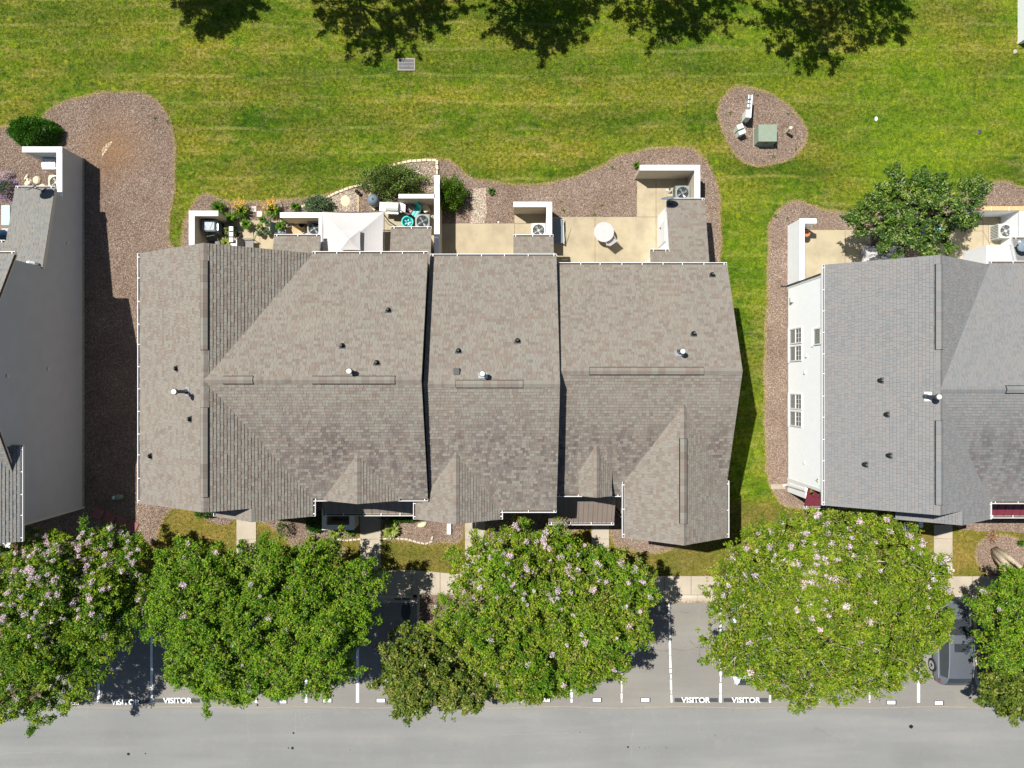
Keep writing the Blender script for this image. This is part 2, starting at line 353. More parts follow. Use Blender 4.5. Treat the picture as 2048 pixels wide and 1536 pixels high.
def smooth_poly(pts, it=2):
    for _ in range(it):
        q = []
        for i in range(len(pts)):
            a, b = pts[i], pts[(i + 1) % len(pts)]
            q += [(a[0] * .75 + b[0] * .25, a[1] * .75 + b[1] * .25), (a[0] * .25 + b[0] * .75, a[1] * .25 + b[1] * .75)]
        pts = q
    return pts
def unit(v): return v / np.maximum(np.linalg.norm(v, axis=1, keepdims=True), 1e-9)
def quads(c, a, b):             # leaf shaped quads: centre, half length and half width vectors
    out = np.empty((len(c), 4, 3)); out[:, 0] = c - a; out[:, 1] = c + b; out[:, 2] = c + a; out[:, 3] = c - b
    return out.reshape(-1, 3)
def leaves_at(P, D, L, Wd, flat=.5):
    """leaf quads at P, pointing roughly along D"""
    n = len(P); rnd = rng.normal(size=(n, 3)); a = unit(D + rnd * .6)
    up = unit(np.array([0, 0, 1.0]) * flat + rng.normal(size=(n, 3)) * .45 + D * .3); b = unit(np.cross(up, a))
    s = rng.uniform(.7, 1.25, (n, 1)); return quads(P, a * L * s, b * Wd * s)

# ------------------------------------------------------------------ ground
MULCH = {
 'west': [(85,240),(100,215),(150,197),(210,184),(265,184),(300,190),(325,210),(343,240),(350,290),(350,370),(345,410),(338,440),(335,500),(420,520),(420,1005),(345,1012),(318,1050),(312,1100),(35,1112),(35,1060),(150,1000),(150,560),(-60,560),(-60,262),(40,250)],
 'rear': [(362,495),(366,470),(374,430),(385,405),(405,388),(430,392),(460,404),(500,405),(560,400),(600,398),(645,392),(680,380),(715,374),(740,352),(790,328),(830,320),(875,320),(898,318),(925,340),(945,358),(1010,368),(1060,372),(1120,364),(1180,345),(1230,315),(1290,299),(1350,293),(1390,300),(1415,325),(1435,370),(1442,420),(1440,540),(1400,620),(380,620)],
 'east': [(1535,600),(1535,470),(1545,430),(1575,405),(1600,400),(1625,410),(1650,424),(1700,424),(1760,410),(1860,405),(1960,392),(1985,368),(2010,360),(2060,385),(2160,400),(2160,620),(1700,700),(1700,1015),(1575,1020),(1548,990),(1530,940),(1528,700)],
 'island': [(1435,230),(1440,200),(1460,180),(1485,172),(1520,180),(1560,200),(1595,230),(1614,262),(1610,290),(1590,315),(1550,330),(1510,332),(1480,322),(1455,290)],
 'front_a': [(390,980),(395,1030),(430,1048),(472,1052),(472,980)],
 'front_b': [(513,980),(513,1042),(545,1052),(575,1080),(600,1115),(660,1125),(700,1105),(665,1082),(719,1080),(719,980)],
 'front_c': [(761,980),(761,1079),(800,1080),(840,1086),(862,1088),(880,1083),(928,1092),(928,980)],
 'front_d': [(972,980),(972,1100),(1010,1110),(1060,1100),(1120,1085),(1150,1060),(1182,1055),(1182,980)],
 'front_e': [(1219,980),(1219,1090),(1270,1103),(1310,1105),(1345,1098),(1400,1080),(1440,1060),(1440,980)],
 'front_f': [(1906,1000),(1906,1062),(1960,1060),(2060,1066),(2160,1066),(2160,1000)],
 'tree_ring': [(1950,1105),(1958,1080),(1980,1070),(2020,1072),(2055,1085),(2070,1120),(2060,1160),(2010,1165),(1975,1150),(1955,1130)],
}
PATIO = {
 'patio_a': [(398,441),(648,441),(648,600),(398,600)],
 'patio_b': [(766,405),(868,405),(868,600),(648,600),(648,428),(766,428)],
 'patio_c': [(874,447),(1029,447),(1029,411),(1098,411),(1098,600),(874,600)],
 'patio_d': [(1104,434),(1274,434),(1274,348),(1385,348),(1385,600),(1104,600)],
 'patio_e': [(1600,460),(1742,460),(1742,620),(1600,620)],
 'patio_f': [(1880,422),(2160,422),(2160,620),(1742,620),(1742,520),(1880,520)],
}
def rough_poly(poly, amp=.05, step=.18):
    out = []; s = random.uniform(0, 50)
    for i in range(len(poly)):
        a, b = Vector(poly[i]), Vector(poly[(i + 1) % len(poly)]); L = (b - a).length; n = max(1, int(L / step)); d = (b - a) / max(L, 1e-6)
        for k in range(n):
            p = a + (b - a) * k / n; q = amp * (math.sin(p.x * 3.1 + p.y * 2.3 + s) * .6 + random.uniform(-.6, .6)); out.append((p.x - d.y * q, p.y + d.x * q))
    return out
MW = {k: rough_poly(smooth_poly(WP(v, 0), 2)) for k, v in MULCH.items()}
PW = {k: WP(v, .05) for k, v in PATIO.items()}
WALKS = {'a': [(473,980),(512,980),(512,1160),(473,1160)], 'b': [(720,1000),(761,1000),(762,1160),(720,1160)], 'c': [(930,1000),(970,1000),(970,1160),(930,1160)],
         'd': [(1183,1000),(1218,1000),(1218,1160),(1183,1160)], 'e': [(1868,1050),(1905,1050),(1905,1165),(1868,1165)]}
WW = {k: WP(v, .04) for k, v in WALKS.items()}
SIDE_TOP = [(-260,1152),(700,1150),(760,1141),(830,1140),(890,1146),(960,1152),(2400,1153)]
SIDE_BOT = [(-260,1189.6),(2400,1189.6)]
KERB_Y = W(0, 1190)[1]
# far soil sheet reaching the horizon
MB().poly([(-700, -700, -.6), (700, -700, -.6), (700, 700, -.6), (-700, 700, -.6)]).build('ground', 'soil'); tag(bpy.data.objects['ground'], kind='structure')
def grid_sheet(name, x0, x1, y0, y1, z, m, skirt=0):
    o = MB().box(x0, x1, y0, y1, z - .3, z).build(name, m); return tag(o, kind='structure')
grid_sheet('lawn', -140, 140, KERB_Y + .004, 150, 0.0, 'lawn')
road = MB().box(-140, 140, -90, KERB_Y - .16, -.4, -.12).build('parking_lot', 'asphalt'); tag(road, kind='structure')
for k, p in MW.items():
    o = MB().prism(p, -.1, .025).build('mulch_bed', 'mulch'); tag(o, kind='structure')
patios = {}
for k, p in PW.items():
    o = MB().prism(p, -.1, .055).build('patio', 'patio_concrete'); patios[k] = tag(o, kind='structure')
for k, p in WW.items():
    o = MB().prism(p, -.1, .040).build('front_walk', 'walk_concrete'); tag(o, kind='structure')
# sidewalk slabs as separate pieces with recessed joints
sw = bpy.data.objects.new('sidewalk', None); col.objects.link(sw); sw['kind'] = 'structure'
def lerp_line(line, x):
    for (x0, y0), (x1, y1) in zip(line, line[1:]):
        if x0 <= x <= x1: return y0 + (y1 - y0) * (x - x0) / (x1 - x0)
    return line[-1][1]
MB().prism(WP([(x, lerp_line(SIDE_TOP, x) + 1) for x in range(-250, 2400, 30)] + [(x, lerp_line(SIDE_BOT, x) - 1) for x in range(2390, -251, -30)], 0), -.1, .03).build('joint_bed', 'soil', sw)
xs = list(range(-240, 2380, 56)); xs = [x + random.uniform(-2, 2) for x in xs]
for a, b in zip(xs, xs[1:]):
    a += .45; b -= .45
    MB().prism(WP([(a, lerp_line(SIDE_TOP, a)), (b, lerp_line(SIDE_TOP, b)), (b, lerp_line(SIDE_BOT, b)), (a, lerp_line(SIDE_BOT, a))], .04), -.08, .045 + random.uniform(-.002, .002)).build('slab', 'walk_concrete', sw)
# kerb and gutter pan
kb = bpy.data.objects.new('kerb', None); col.objects.link(kb); kb['kind'] = 'structure'
def ribbon(name, line, w0, w1, z0, z1, m, parent):
    """strip between two offsets (to the left of travel) of a world line"""
    L = [Vector((*p, 0)) for p in line]; A = []; B = []
    for i, p in enumerate(L):
        d = (L[min(i + 1, len(L) - 1)] - L[max(i - 1, 0)]).normalized(); n = Vector((-d.y, d.x, 0))
        A.append(p + n * w0); B.append(p + n * w1)
    mb = MB()
    for i in range(len(L) - 1):
        q = [A[i], A[i + 1], B[i + 1], B[i]]
        mb.mesh([(v.x, v.y, z0) for v in q] + [(v.x, v.y, z1) for v in q], [(3, 2, 1, 0), (4, 5, 6, 7), (0, 1, 5, 4), (2, 3, 7, 6)] + ([(0, 4, 7, 3)] if i == 0 else []) + ([(1, 2, 6, 5)] if i == len(L) - 2 else []))
    return mb.build(name, m, parent)
for a, b in ((-260, 80), (108, 826), (955, 1945), (2110, 2400)):
    n = max(2, int((b - a) / 110)); q = np.linspace(a, b, n + 1)
    for i in range(n):
        ribbon('kerb_stone', [W(q[i] + .3, 1190), W(q[i + 1] - .3, 1190)], -.16, .0, -.3, .035, 'curb_concrete', kb)
        ribbon('gutter_pan', [W(q[i] + .3, 1190), W(q[i + 1] - .3, 1190)], -.46, -.164, -.3, -.112, 'walk_concrete', kb)
def island(px, name):
    line = smooth_poly(WP(px, 0), 2)
    MB().prism(line, -.3, .02).build('planting_island', 'mulch'); tag(bpy.data.objects[bpy.data.objects[-1].name], kind='structure') if False else None
    return line
ISL = {'mid': [(840,1184),(946,1184),(947,1330),(944,1372),(925,1398),(893,1406),(862,1398),(842,1372),(838,1330)],
       'right': [(1952,1190),(2100,1190),(2102,1340),(2100,1380),(2076,1408),(2030,1416),(1990,1404),(1962,1376),(1953,1340)],
       'left': [(-30,1190),(100,1190),(102,1340),(98,1380),(70,1405),(35,1410),(0,1400),(-28,1376),(-30,1340)]}
IW = {}
for k, p in ISL.items():
    q = WP(p, 0); hard = q[:2]; soft = q[2:]
    for _ in range(2):
        s = [soft[0]]
        for a, b in zip(soft, soft[1:]): s += [(a[0] * .75 + b[0] * .25, a[1] * .75 + b[1] * .25), (a[0] * .25 + b[0] * .75, a[1] * .25 + b[1] * .75)]
        soft = s + [soft[-1]]
    IW[k] = hard + soft
    o = MB().prism(IW[k], -.35, .018).build('planting_island', 'mulch'); tag(o, kind='structure')
    ring = [hard[1]] + soft + [hard[0]]
    for i in range(0, len(ring) - 1, 3):
        ribbon('kerb_stone', ring[i:i + 4], 0.0, .15, -.3, .04, 'curb_concrete', kb)
# patio joints: thin recessed looking strips (sawn joints) as parts of the slabs
def joint(parent, a, b, z, w=.018):
    a = Vector((*a, 0)); b = Vector((*b, 0)); d = (b - a).normalized(); n = Vector((-d.y, d.x, 0)) * w / 2
    MB().mesh([(v.x, v.y, z) for v in (a - n, b - n, b + n, a + n)], [(0, 1, 2, 3)]).build('joint', 'soil', parent)
for k, a, b in (('patio_d', (1274, 434), (1385, 434)), ('patio_d', (1312, 348), (1312, 540)), ('patio_c', (1029, 447), (1098, 447)), ('patio_c', (1029, 447), (1029, 540)),
                ('patio_e', (1690, 461), (1690, 560)), ('patio_f', (1966, 424), (1966, 540)), ('patio_f', (1880, 521), (1966, 521)), ('patio_f', (1966, 462), (1980, 490)),
                ('patio_a', (520, 442), (520, 540)), ('patio_f', (1951, 424), (1951, 462)), ('patio_f', (1880, 462), (1966, 462)), ('patio_d', (1190, 435), (1190, 540))):
    joint(patios[k], W(*a, .05), W(*b, .05), .059)
def walk_joint():
    for k, (x0, x1) in (('a', (473, 512)), ('b', (720, 761)), ('c', (930, 970)), ('d', (1183, 1218)), ('e', (1868, 1905))):
        for y in (1078, 1115):
            p = [o for o in bpy.data.objects if o.name.startswith('front_walk')]
            joint(p['abcde'.index(k)], W(x0, y + random.uniform(-3, 3), .04), W(x1, y, .04), .044, .014)
walk_joint()

# grass blades over the open lawn
def in_any(x, y, polys):
    m = np.zeros(x.shape, bool)
    for p in polys: m |= pip(x, y, p)
    return m
BLOCK = list(MW.values()) + list(PW.values()) + list(WW.values())
BLD = [WP(v, 0) for v in ([(411,560),(1400,560),(1400,950),(411,960)], [(-400,430),(165,430),(165,1010),(-400,1010)], [(1578,570),(2400,570),(2400,960),(1578,960)])]
def scatter(n, x0, x1, y0, y1):
    return rng.uniform(x0, x1, n), rng.uniform(y0, y1, n)
x, y = scatter(620000, -30, 30, KERB_Y, 23)
s_t = np.interp(x * FPX / HC + 1024, [p[0] for p in SIDE_TOP], [p[1] for p in SIDE_TOP]); yk = (768 - s_t) * HC / FPX
keep = ~in_any(x, y, BLOCK + BLD) & (y > yk + .02)
x, y = x[keep], y[keep]; n = len(x)
ang = rng.uniform(0, 2 * math.pi, n); L = rng.uniform(.05, .11, n); lean = rng.uniform(.3, 1.0, n)
dx, dy = np.cos(ang), np.sin(ang); w = rng.uniform(.008, .018, n); hz = L * rng.uniform(.35, .8, n)
v = np.empty((n, 3, 3))
v[:, 0] = np.stack([x - dy * w, y + dx * w, np.full(n, .0)], 1); v[:, 1] = np.stack([x + dy * w, y - dx * w, np.full(n, .0)], 1)
v[:, 2] = np.stack([x + dx * L * lean, y + dy * L * lean, hz], 1)
g = fastmesh('grass', 'blade', v.reshape(-1, 3), 3, rng.uniform(0, 1, n)); tag(g, 'short mown grass blades covering the lawn around the houses', 'grass', kind='stuff')
# straw coloured thatch where the turf meets the beds
def rim(polys, dens=170):
    P = []; D = []
    for poly in polys:
        for i in range(len(poly)):
            a, b = np.array(poly[i]), np.array(poly[(i + 1) % len(poly)]); L = np.hypot(*(b - a)); n = rng.poisson(L * dens); f = rng.uniform(0, 1, (n, 1))
            d = (b - a) / max(L, 1e-6); P.append(a + (b - a) * f + np.array([-d[1], d[0]]) * rng.normal(0, .055, (n, 1)))
    P = np.concatenate(P); k = ~in_any(P[:, 0], P[:, 1], list(PW.values()) + list(WW.values()) + BLD); P = P[k]; n = len(P); a = rng.uniform(0, 6.28, n); L = rng.uniform(.03, .07, n)
    C = np.stack([P[:, 0], P[:, 1], rng.uniform(.035, .06, n)], 1); A = np.stack([np.cos(a) * L, np.sin(a) * L, rng.uniform(-.3, .3, n) * L], 1); B = np.stack([-np.sin(a), np.cos(a), rng.uniform(-.3, .3, n)], 1) * .009
    return quads(C, A, B)
leaf_mat('thatch', [(0, (.12, .10, .03)), (.3, (.30, .22, .10)), (.7, (.42, .32, .17)), (1, (.20, .22, .05))], trans=0, rough=.9, spec=.1)
v = rim([MW[k] for k in ('west', 'rear', 'east', 'island', 'front_b', 'front_c', 'front_d', 'front_e', 'tree_ring')]); o = fastmesh('thatch', 'thatch', v, 4, rng.uniform(0, 1, len(v) // 4)); tag(o, 'straw coloured dry grass rimming the bark beds', 'grass', kind='stuff')
# bark chips
def chips(polys, dens, m, name, label, lo=.014, hi=.036, w=.009, z=.03, avoid=[]):
    allv = []
    for p in polys:
        xs_ = [q[0] for q in p]; ys_ = [q[1] for q in p]; A = (max(xs_) - min(xs_)) * (max(ys_) - min(ys_))
        x, y = scatter(int(A * dens), min(xs_), max(xs_), min(ys_), max(ys_)); k = pip(x, y, p)
        if avoid: k &= ~in_any(x, y, avoid)
        x, y = x[k], y[k]; n = len(x)
        a = rng.uniform(0, 2 * math.pi, n); L = rng.uniform(lo, hi, n)
        A_ = np.stack([np.cos(a) * L, np.sin(a) * L, rng.uniform(-.3, .3, n) * L], 1)
        B_ = np.stack([-np.sin(a) * w, np.cos(a) * w, rng.uniform(-.7, .7, n) * w], 1)
        C_ = np.stack([x, y, z + rng.uniform(.0, .03, n)], 1)
        q = np.empty((n, 4, 3)); q[:, 0] = C_ - A_ - B_; q[:, 1] = C_ + A_ - B_; q[:, 2] = C_ + A_ + B_; q[:, 3] = C_ - A_ + B_
        allv.append(q.reshape(-1, 3))
    v = np.concatenate(allv); o = fastmesh(name, m, v, 4, rng.uniform(0, 1, len(v) // 4)); tag(o, label, 'mulch', kind='stuff'); return o
AV = list(PW.values()) + list(WW.values()) + BLD
chips(list(MW.values()), 800, 'chip', 'mulch_chips', 'loose brown bark chips spread over the planting beds', avoid=AV)
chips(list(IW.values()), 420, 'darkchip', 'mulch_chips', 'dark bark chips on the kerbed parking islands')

# ------------------------------------------------------------------ painted markings and stains on the parking lot
ZA = -.12
def mark(name, px, m, z=.004, lab=None):
    o = MB().poly([(x, y, ZA + z) for x, y in WP(px, ZA)][::-1]).build(name, m, road)
    n = o.data.polygons[0].normal
    if n.z < 0: o.data.flip_normals()
    if lab: o['label'] = lab
    return o
for x, w, y0 in ((197, 5, 1200), (303, 5, 1200), (408, 4, 1200), (512, 5, 1200), (612, 5, 1200), (715, 6, 1200), (1043, 4, 1200), (1143, 4, 1200), (1243, 4, 1200), (1343, 4, 1200), (1441, 4, 1200), (1540, 4, 1200), (1640, 4, 1200), (1739, 4, 1200), (1837, 6, 1200)):
    skew = -6 if x == 1343 else 0
    mb = MB(); yy = y0
    worn = w == 4
    while yy < 1405:                      # worn paint: short flakes with gaps
        l = random.uniform(5, 22) if worn else random.uniform(40, 90)
        y2 = min(1405, yy + l); o = skew * (1405 - yy) / 205; o2 = skew * (1405 - y2) / 205
        e = random.uniform(0, 1.2) if worn else .2
        q = WP([(x - w / 2 + e + o, yy), (x + w / 2 - e * .5 + o, yy), (x + w / 2 - e * .5 + o2, y2), (x - w / 2 + e + o2, y2)], ZA)
        mb.poly([(a, b, ZA + .004) for a, b in q][::-1]); yy = y2 + (random.uniform(.3, 2.5) if worn else .3)
    o = mb.build('stall_line', 'marking_white', road)
def text_obj(name, txt, px, py, hpx, m, wpx=None, z=.009, bold=.0):
    cu = bpy.data.curves.new(name, 'FONT'); cu.body = txt; cu.align_x = 'CENTER'; cu.align_y = 'CENTER'; cu.offset = bold
    o = bpy.data.objects.new(name, cu); col.objects.link(o); bpy.context.view_layer.update()
    me = bpy.data.meshes.new_from_object(o); bpy.data.objects.remove(o)
    me.materials.clear(); me.materials.append(M(m)); ob = bpy.data.objects.new(name, me); col.objects.link(ob)
    co = np.array([v.co[:] for v in me.vertices]); w0 = np.ptp(co[:, 0]); h0 = np.ptp(co[:, 1]); cx = (co[:, 0].max() + co[:, 0].min()) / 2; cy = (co[:, 1].max() + co[:, 1].min()) / 2
    s = (HC - ZA) / FPX; sy = hpx * s / h0; sx = (wpx * s / w0) if wpx else sy
    X, Y = W(px, py, ZA)
    for v in me.vertices: v.co = ((v.co.x - cx) * sx, (v.co.y - cy) * sy, 0)
    ob.location = (X, Y, ZA + z); ob.parent = road; return ob
for cx, cy, dark, x0, x1 in ((251, 1404, 'marking_black', 206, 298), (355, 1401, 'marking_black', 308, 400), (1391.5, 1400, 'marking_black', 1349, 1436), (1492, 1400, 'marking_black', 1447, 1536)):
    mark('backing_strip', [(x0, cy - 4), (x1, cy - 4), (x1, cy + 4), (x0, cy + 4)], dark)
    o = text_obj('visitor_lettering', 'VISITOR', cx, cy, 11, 'marking_white', wpx=58, bold=.025); o['label'] = 'white VISITOR lettering'
for px, py, num in ((150, 1406, '1370'), (565, 1403, '1374'), (655, 1401, '1372'), (762, 1401, '1372'), (1194, 1400, '1401'), (1291, 1400, '1401'), (1783, 1405, '1405'), (1878, 1406, '1407'), (1092, 1400, '1401')):
    mark('backing_strip', [(px - 10, py - 4.5), (px + 10, py - 4.5), (px + 10, py + 4.5), (px - 10, py + 4.5)], 'marking_black')
    mark('number_panel', [(px - 8.5, py - 3.4), (px + 7.5, py - 3.4), (px + 7.5, py + 3.4), (px - 8.5, py + 3.4)], 'marking_white', z=.008)
    text_obj('stall_number', num, px, py, 3.6, 'charcoal', z=.013)
# old seam between the stalls and the drive, oil spots, tar crack lines
mb = MB()
for i in range(0, 78):
    x0 = -80 + i * 28; q = WP([(x0, 1414 + 1.5 * math.sin(i * .7)), (x0 + 28, 1414 + 1.5 * math.sin((i + 1) * .7)), (x0 + 28, 1415.2 + 1.5 * math.sin((i + 1) * .7)), (x0, 1415.2 + 1.5 * math.sin(i * .7))], ZA)
    mb.poly([(a, b, ZA + .003) for a, b in q][::-1])
pm('seam_grit', (.30, .265, .20, 1), .9, .1, var=.2); mb.build('pavement_seam', 'seam_grit', road)
for px, py, r in ((257, 1508, 3.2), (291, 1507, 1.6), (585, 1496, 3), (577, 1496, 1.5), (587, 1466, 2), (1256, 1494, 2.2), (1279, 1495, 1), (1290, 1496, .9), (1333, 1495, 1), (1822, 1453, 4.5), (1160, 1465, 1), (1298, 1494, .8), (1430, 1470, 1), (700, 1500, .9), (515, 1410, 2.4)):
    X, Y = W(px, py, ZA); rr = r * HC / FPX; n = 9
    MB().poly([(X + rr * random.uniform(.8, 1.15) * math.cos(k * 2 * math.pi / n), Y + rr * random.uniform(.7, 1.1) * math.sin(k * 2 * math.pi / n), ZA + .0035) for k in range(n)]).build('oil_spot', 'vent_black', road)
# dark oval patch by the kerb drain and meandering cracks
X, Y = W(812, 1222, ZA); MB().poly([(X + .26 * random.uniform(.85, 1.1) * math.cos(k * math.pi / 8), Y + .60 * random.uniform(.9, 1.08) * math.sin(k * math.pi / 8), ZA + .0032) for k in range(16)]).build('dark_patch', 'marking_black', road)
pm('crack_dark', (.085, .078, .066, 1), .9, .1); pm('crack_pale', (.30, .285, .245, 1), .9, .1)
def crack(px, m, w=.02):
    q = []
    for (ax, ay), (bx, by) in zip(px, px[1:]):
        n = max(2, int(math.hypot(bx - ax, by - ay) / 5))
        for i in range(n): q.append((ax + (bx - ax) * i / n + random.uniform(-1.3, 1.3), ay + (by - ay) * i / n + random.uniform(-1.3, 1.3)))
    pts = [Vector((*W(*p, ZA), ZA + .0045)) for p in q]; mb = MB()
    for i in range(len(pts) - 1):
        d = (pts[i + 1] - pts[i]).normalized(); n_ = Vector((-d.y, d.x, 0)); a_, b_ = w * random.uniform(.3, 1), w * random.uniform(.3, 1)
        mb.poly([tuple(pts[i] - n_ * a_ / 2), tuple(pts[i + 1] - n_ * b_ / 2), tuple(pts[i + 1] + n_ * b_ / 2), tuple(pts[i] + n_ * a_ / 2)])
    mb.build('crack', m, road)
for p in ([(1345, 1297), (1375, 1302), (1398, 1292), (1428, 1300)], [(1380, 1280), (1400, 1300), (1396, 1320)], [(1250, 1303), (1290, 1296), (1345, 1304)], [(1360, 1222), (1384, 1228)]): crack(p, 'crack_dark', .022)
for p in ([(590, 1418), (592, 1470)], [(598, 1420), (604, 1462)], [(606, 1416), (612, 1455)], [(585, 1440), (620, 1436)], [(587, 1455), (615, 1452)], [(495, 1412), (498, 1490)], [(176, 1412), (172, 1475)], [(0, 1508), (60, 1504), (130, 1506)], [(715, 1415), (735, 1430)], [(1000, 1470), (1100, 1466), (1190, 1468)], [(1265, 1455), (1262, 1520)], [(1395, 1416), (1398, 1470)], [(1930, 1300), (1948, 1400)]): crack(p, 'crack_pale', .020)
# drifts of dead leaves along the kerb
def litter(cx, cy, rx, ry, n, z, m='dead_leaf', size=.03, name='leaf_litter', label='dead leaves drifted along the kerb'):
    x = cx + rng.normal(size=n) * rx; y = cy + rng.normal(size=n) * ry
    P = np.stack([x, y, np.full(n, z + .01)], 1); a = rng.uniform(0, 6.28, n)
    A = np.stack([np.cos(a), np.sin(a), rng.uniform(-.3, .3, n)], 1) * size; B = np.stack([-np.sin(a), np.cos(a), rng.uniform(-.3, .3, n)], 1) * size * .5
    return quads(P, A, B)
vv = [litter(W(px, 1204, ZA)[0], W(px, 1204, ZA)[1], .8, .04, 90, ZA) for px in (1290, 1320, 1350, 1380, 1410, 1440)]
vv += [litter(*W(px, py, ZA), .35, .25, 50, ZA, size=.02) for px, py in ((1390, 1290), (1400, 1300), (1340, 1300), (1345, 1310), (780, 1205), (1360, 1345), (1330, 1290))]
v = np.concatenate(vv); o = fastmesh('leaf_litter', 'dead_leaf', v, 4, rng.uniform(0, 1, len(v) // 4)); tag(o, 'brown dead leaves drifted along the kerb of the empty stalls', 'leaves', kind='stuff')
# ------------------------------------------------------------------ shingled roofs
pm('gutter_inside', (.13, .11, .085, 1), .9, .1, var=.3, scale=12)  # dark brown for the inside of the gutter troughs
EXPO = .143; WIDTHS = (.13, .18, .24)
TABM = {}
def tab_mesh(w, t, m):
    k = (w, t, m)
    if k not in TABM:
        e = .002; g = .0035
        mb = MB(); mb.mesh([(g, 0, -.004), (w - g, 0, -.004), (w - g, EXPO - .009, -.004), (g, EXPO - .009, -.004), (g, 0, t), (w - g, 0, t), (w - g, EXPO - .009, e), (g, EXPO - .009, e)],
                           [(4, 5, 6, 7), (0, 1, 5, 4), (1, 2, 6, 5), (3, 0, 4, 7)]); TABM[k] = mb.data('shingle', m)
    return TABM[k]
def clip(poly, x0, x1, y0, y1):
    def half(P, ax, val, keep_gt):
        out = []
        for i in range(len(P)):
            a, b = P[i], P[(i + 1) % len(P)]; ia = (a[ax] >= val) if keep_gt else (a[ax] <= val); ib = (b[ax] >= val) if keep_gt else (b[ax] <= val)
            if ia: out.append(a)
            if ia != ib:
                t = (val - a[ax]) / (b[ax] - a[ax]); out.append((a[0] + (b[0] - a[0]) * t, a[1] + (b[1] - a[1]) * t))
        return out
    P = half(poly, 0, x0, True)
    if P: P = half(P, 0, x1, False)
    if P: P = half(P, 1, y0, True)
    if P: P = half(P, 1, y1, False)
    return P
class Roof:
    def __init__(s, owner, m, name='roof'):
        s.owner = owner; s.m = m; s.full = []; s.rest = MB(); s.base = MB(); s.name = name
    def face(s, pts, expo=EXPO, widths=WIDTHS, thick=(.022, .036), below=.12, eave=None):
        """pts: planar polygon in world space"""
        P = [Vector(p) for p in pts]; n = Vector((0, 0, 0))
        for i in range(len(P)): n += (P[i] - P[0]).cross(P[(i + 1) % len(P)] - P[0])
        n.normalize()
        if n.z < 0: n = -n; P = P[::-1]
        u = Vector((0, 0, 1)).cross(n).normalized(); v = n.cross(u)
        o = min(P, key=lambda p: p.dot(v)); q = [((p - o).dot(u), (p - o).dot(v)) for p in P]
        # deck below the shingles
        lo = [p - n * .006 for p in P]; dn = [p - n * below for p in P]; k = len(P)
        s.base.mesh([tuple(p) for p in lo] + [tuple(p) for p in dn], [tuple(range(k)), tuple(range(k, 2 * k))[::-1]] + [(i, k + i, k + (i + 1) % k, (i + 1) % k) for i in range(k)])
        u0 = min(a for a, b in q); u1 = max(a for a, b in q); v1 = max(b for a, b in q); row = 0; vv = 0.0
        while vv < v1:
            uu = u0 - random.uniform(0, .33)
            while uu < u1:
                w = random.choice(widths); t = random.choice((thick[0], (thick[0] + thick[1]) / 2, thick[1]))
                c = clip(q, uu, uu + w, vv, vv + expo)
                if len(c) >= 3:
                    ar = abs(sum(c[i][0] * c[(i + 1) % len(c)][1] - c[(i + 1) % len(c)][0] * c[i][1] for i in range(len(c)))) / 2
                    if ar > .97 * w * expo:
                        org = o + u * uu + v * vv; cen = o + u * (uu + w / 2) + v * (vv + expo / 2)
                        d = Vector((0, 0, HC)) - cen; r2 = d.length_squared; sc_ = ar * n.dot(d.normalized()) / r2
                        X, Y = cen.x * FPX / (HC - cen.z) + 1024, 768 - cen.y * FPX / (HC - cen.z)
                        if not (0 < X < 2048 and 0 < Y < 1536): sc_ *= .01
                        s.full.append((sc_, org, u, v, n, w, t))
                    elif ar > 1e-4:
                        s.wedge(c, o, u, v, n, vv, expo, t, random.random(), uu)
                uu += w
            vv += expo; row += 1
    def wedge(s, c, o, u, v, n, v0, expo, t, tint, uu):
        h = lambda b: max(.002, t * (1 - (b - v0) / expo) + .002)
        k = len(c); top = [o + u * a + v * b + n * h(b) for a, b in c]; bot = [o + u * a + v * b - n * .004 for a, b in c]
        a2 = sum(c[i][0] * c[(i + 1) % k][1] - c[(i + 1) % k][0] * c[i][1] for i in range(k))
        fs = [tuple(range(k))] + [(k + i, k + (i + 1) % k, (i + 1) % k, i) for i in range(k)]
        if a2 < 0: fs = [f[::-1] for f in fs]
        s.rest.mesh([tuple(p) for p in top + bot], fs, tint)
    def finish(s, single=300, base_mat='soil'):
        r = s.base.build(s.name, base_mat, s.owner, world=True)
        s.full.sort(key=lambda f: -f[0])
        for sc_, org, u, v, n, w, t in s.full[:single]:
            ob = bpy.data.objects.new('shingle', tab_mesh(w, t, s.m)); col.objects.link(ob); ob.parent = r
            ob.matrix_basis = Matrix(((u.x, v.x, n.x, org.x), (u.y, v.y, n.y, org.y), (u.z, v.z, n.z, org.z), (0, 0, 0, 1)))
        for sc_, org, u, v, n, w, t in s.full[single:]:
            g = .0035; e = .002
            pts = [org + u * a + v * b + n * c for a, b, c in ((g, 0, -.004), (w - g, 0, -.004), (w - g, EXPO - .009, -.004), (g, EXPO - .009, -.004), (g, 0, t), (w - g, 0, t), (w - g, EXPO - .009, e), (g, EXPO - .009, e))]
            s.rest.mesh([tuple(p) for p in pts], [(4, 5, 6, 7), (0, 1, 5, 4), (1, 2, 6, 5), (3, 0, 4, 7)], random.random())
        o = s.rest.build('shingle_field', s.m, r); o['kind'] = 'stuff'
        return r
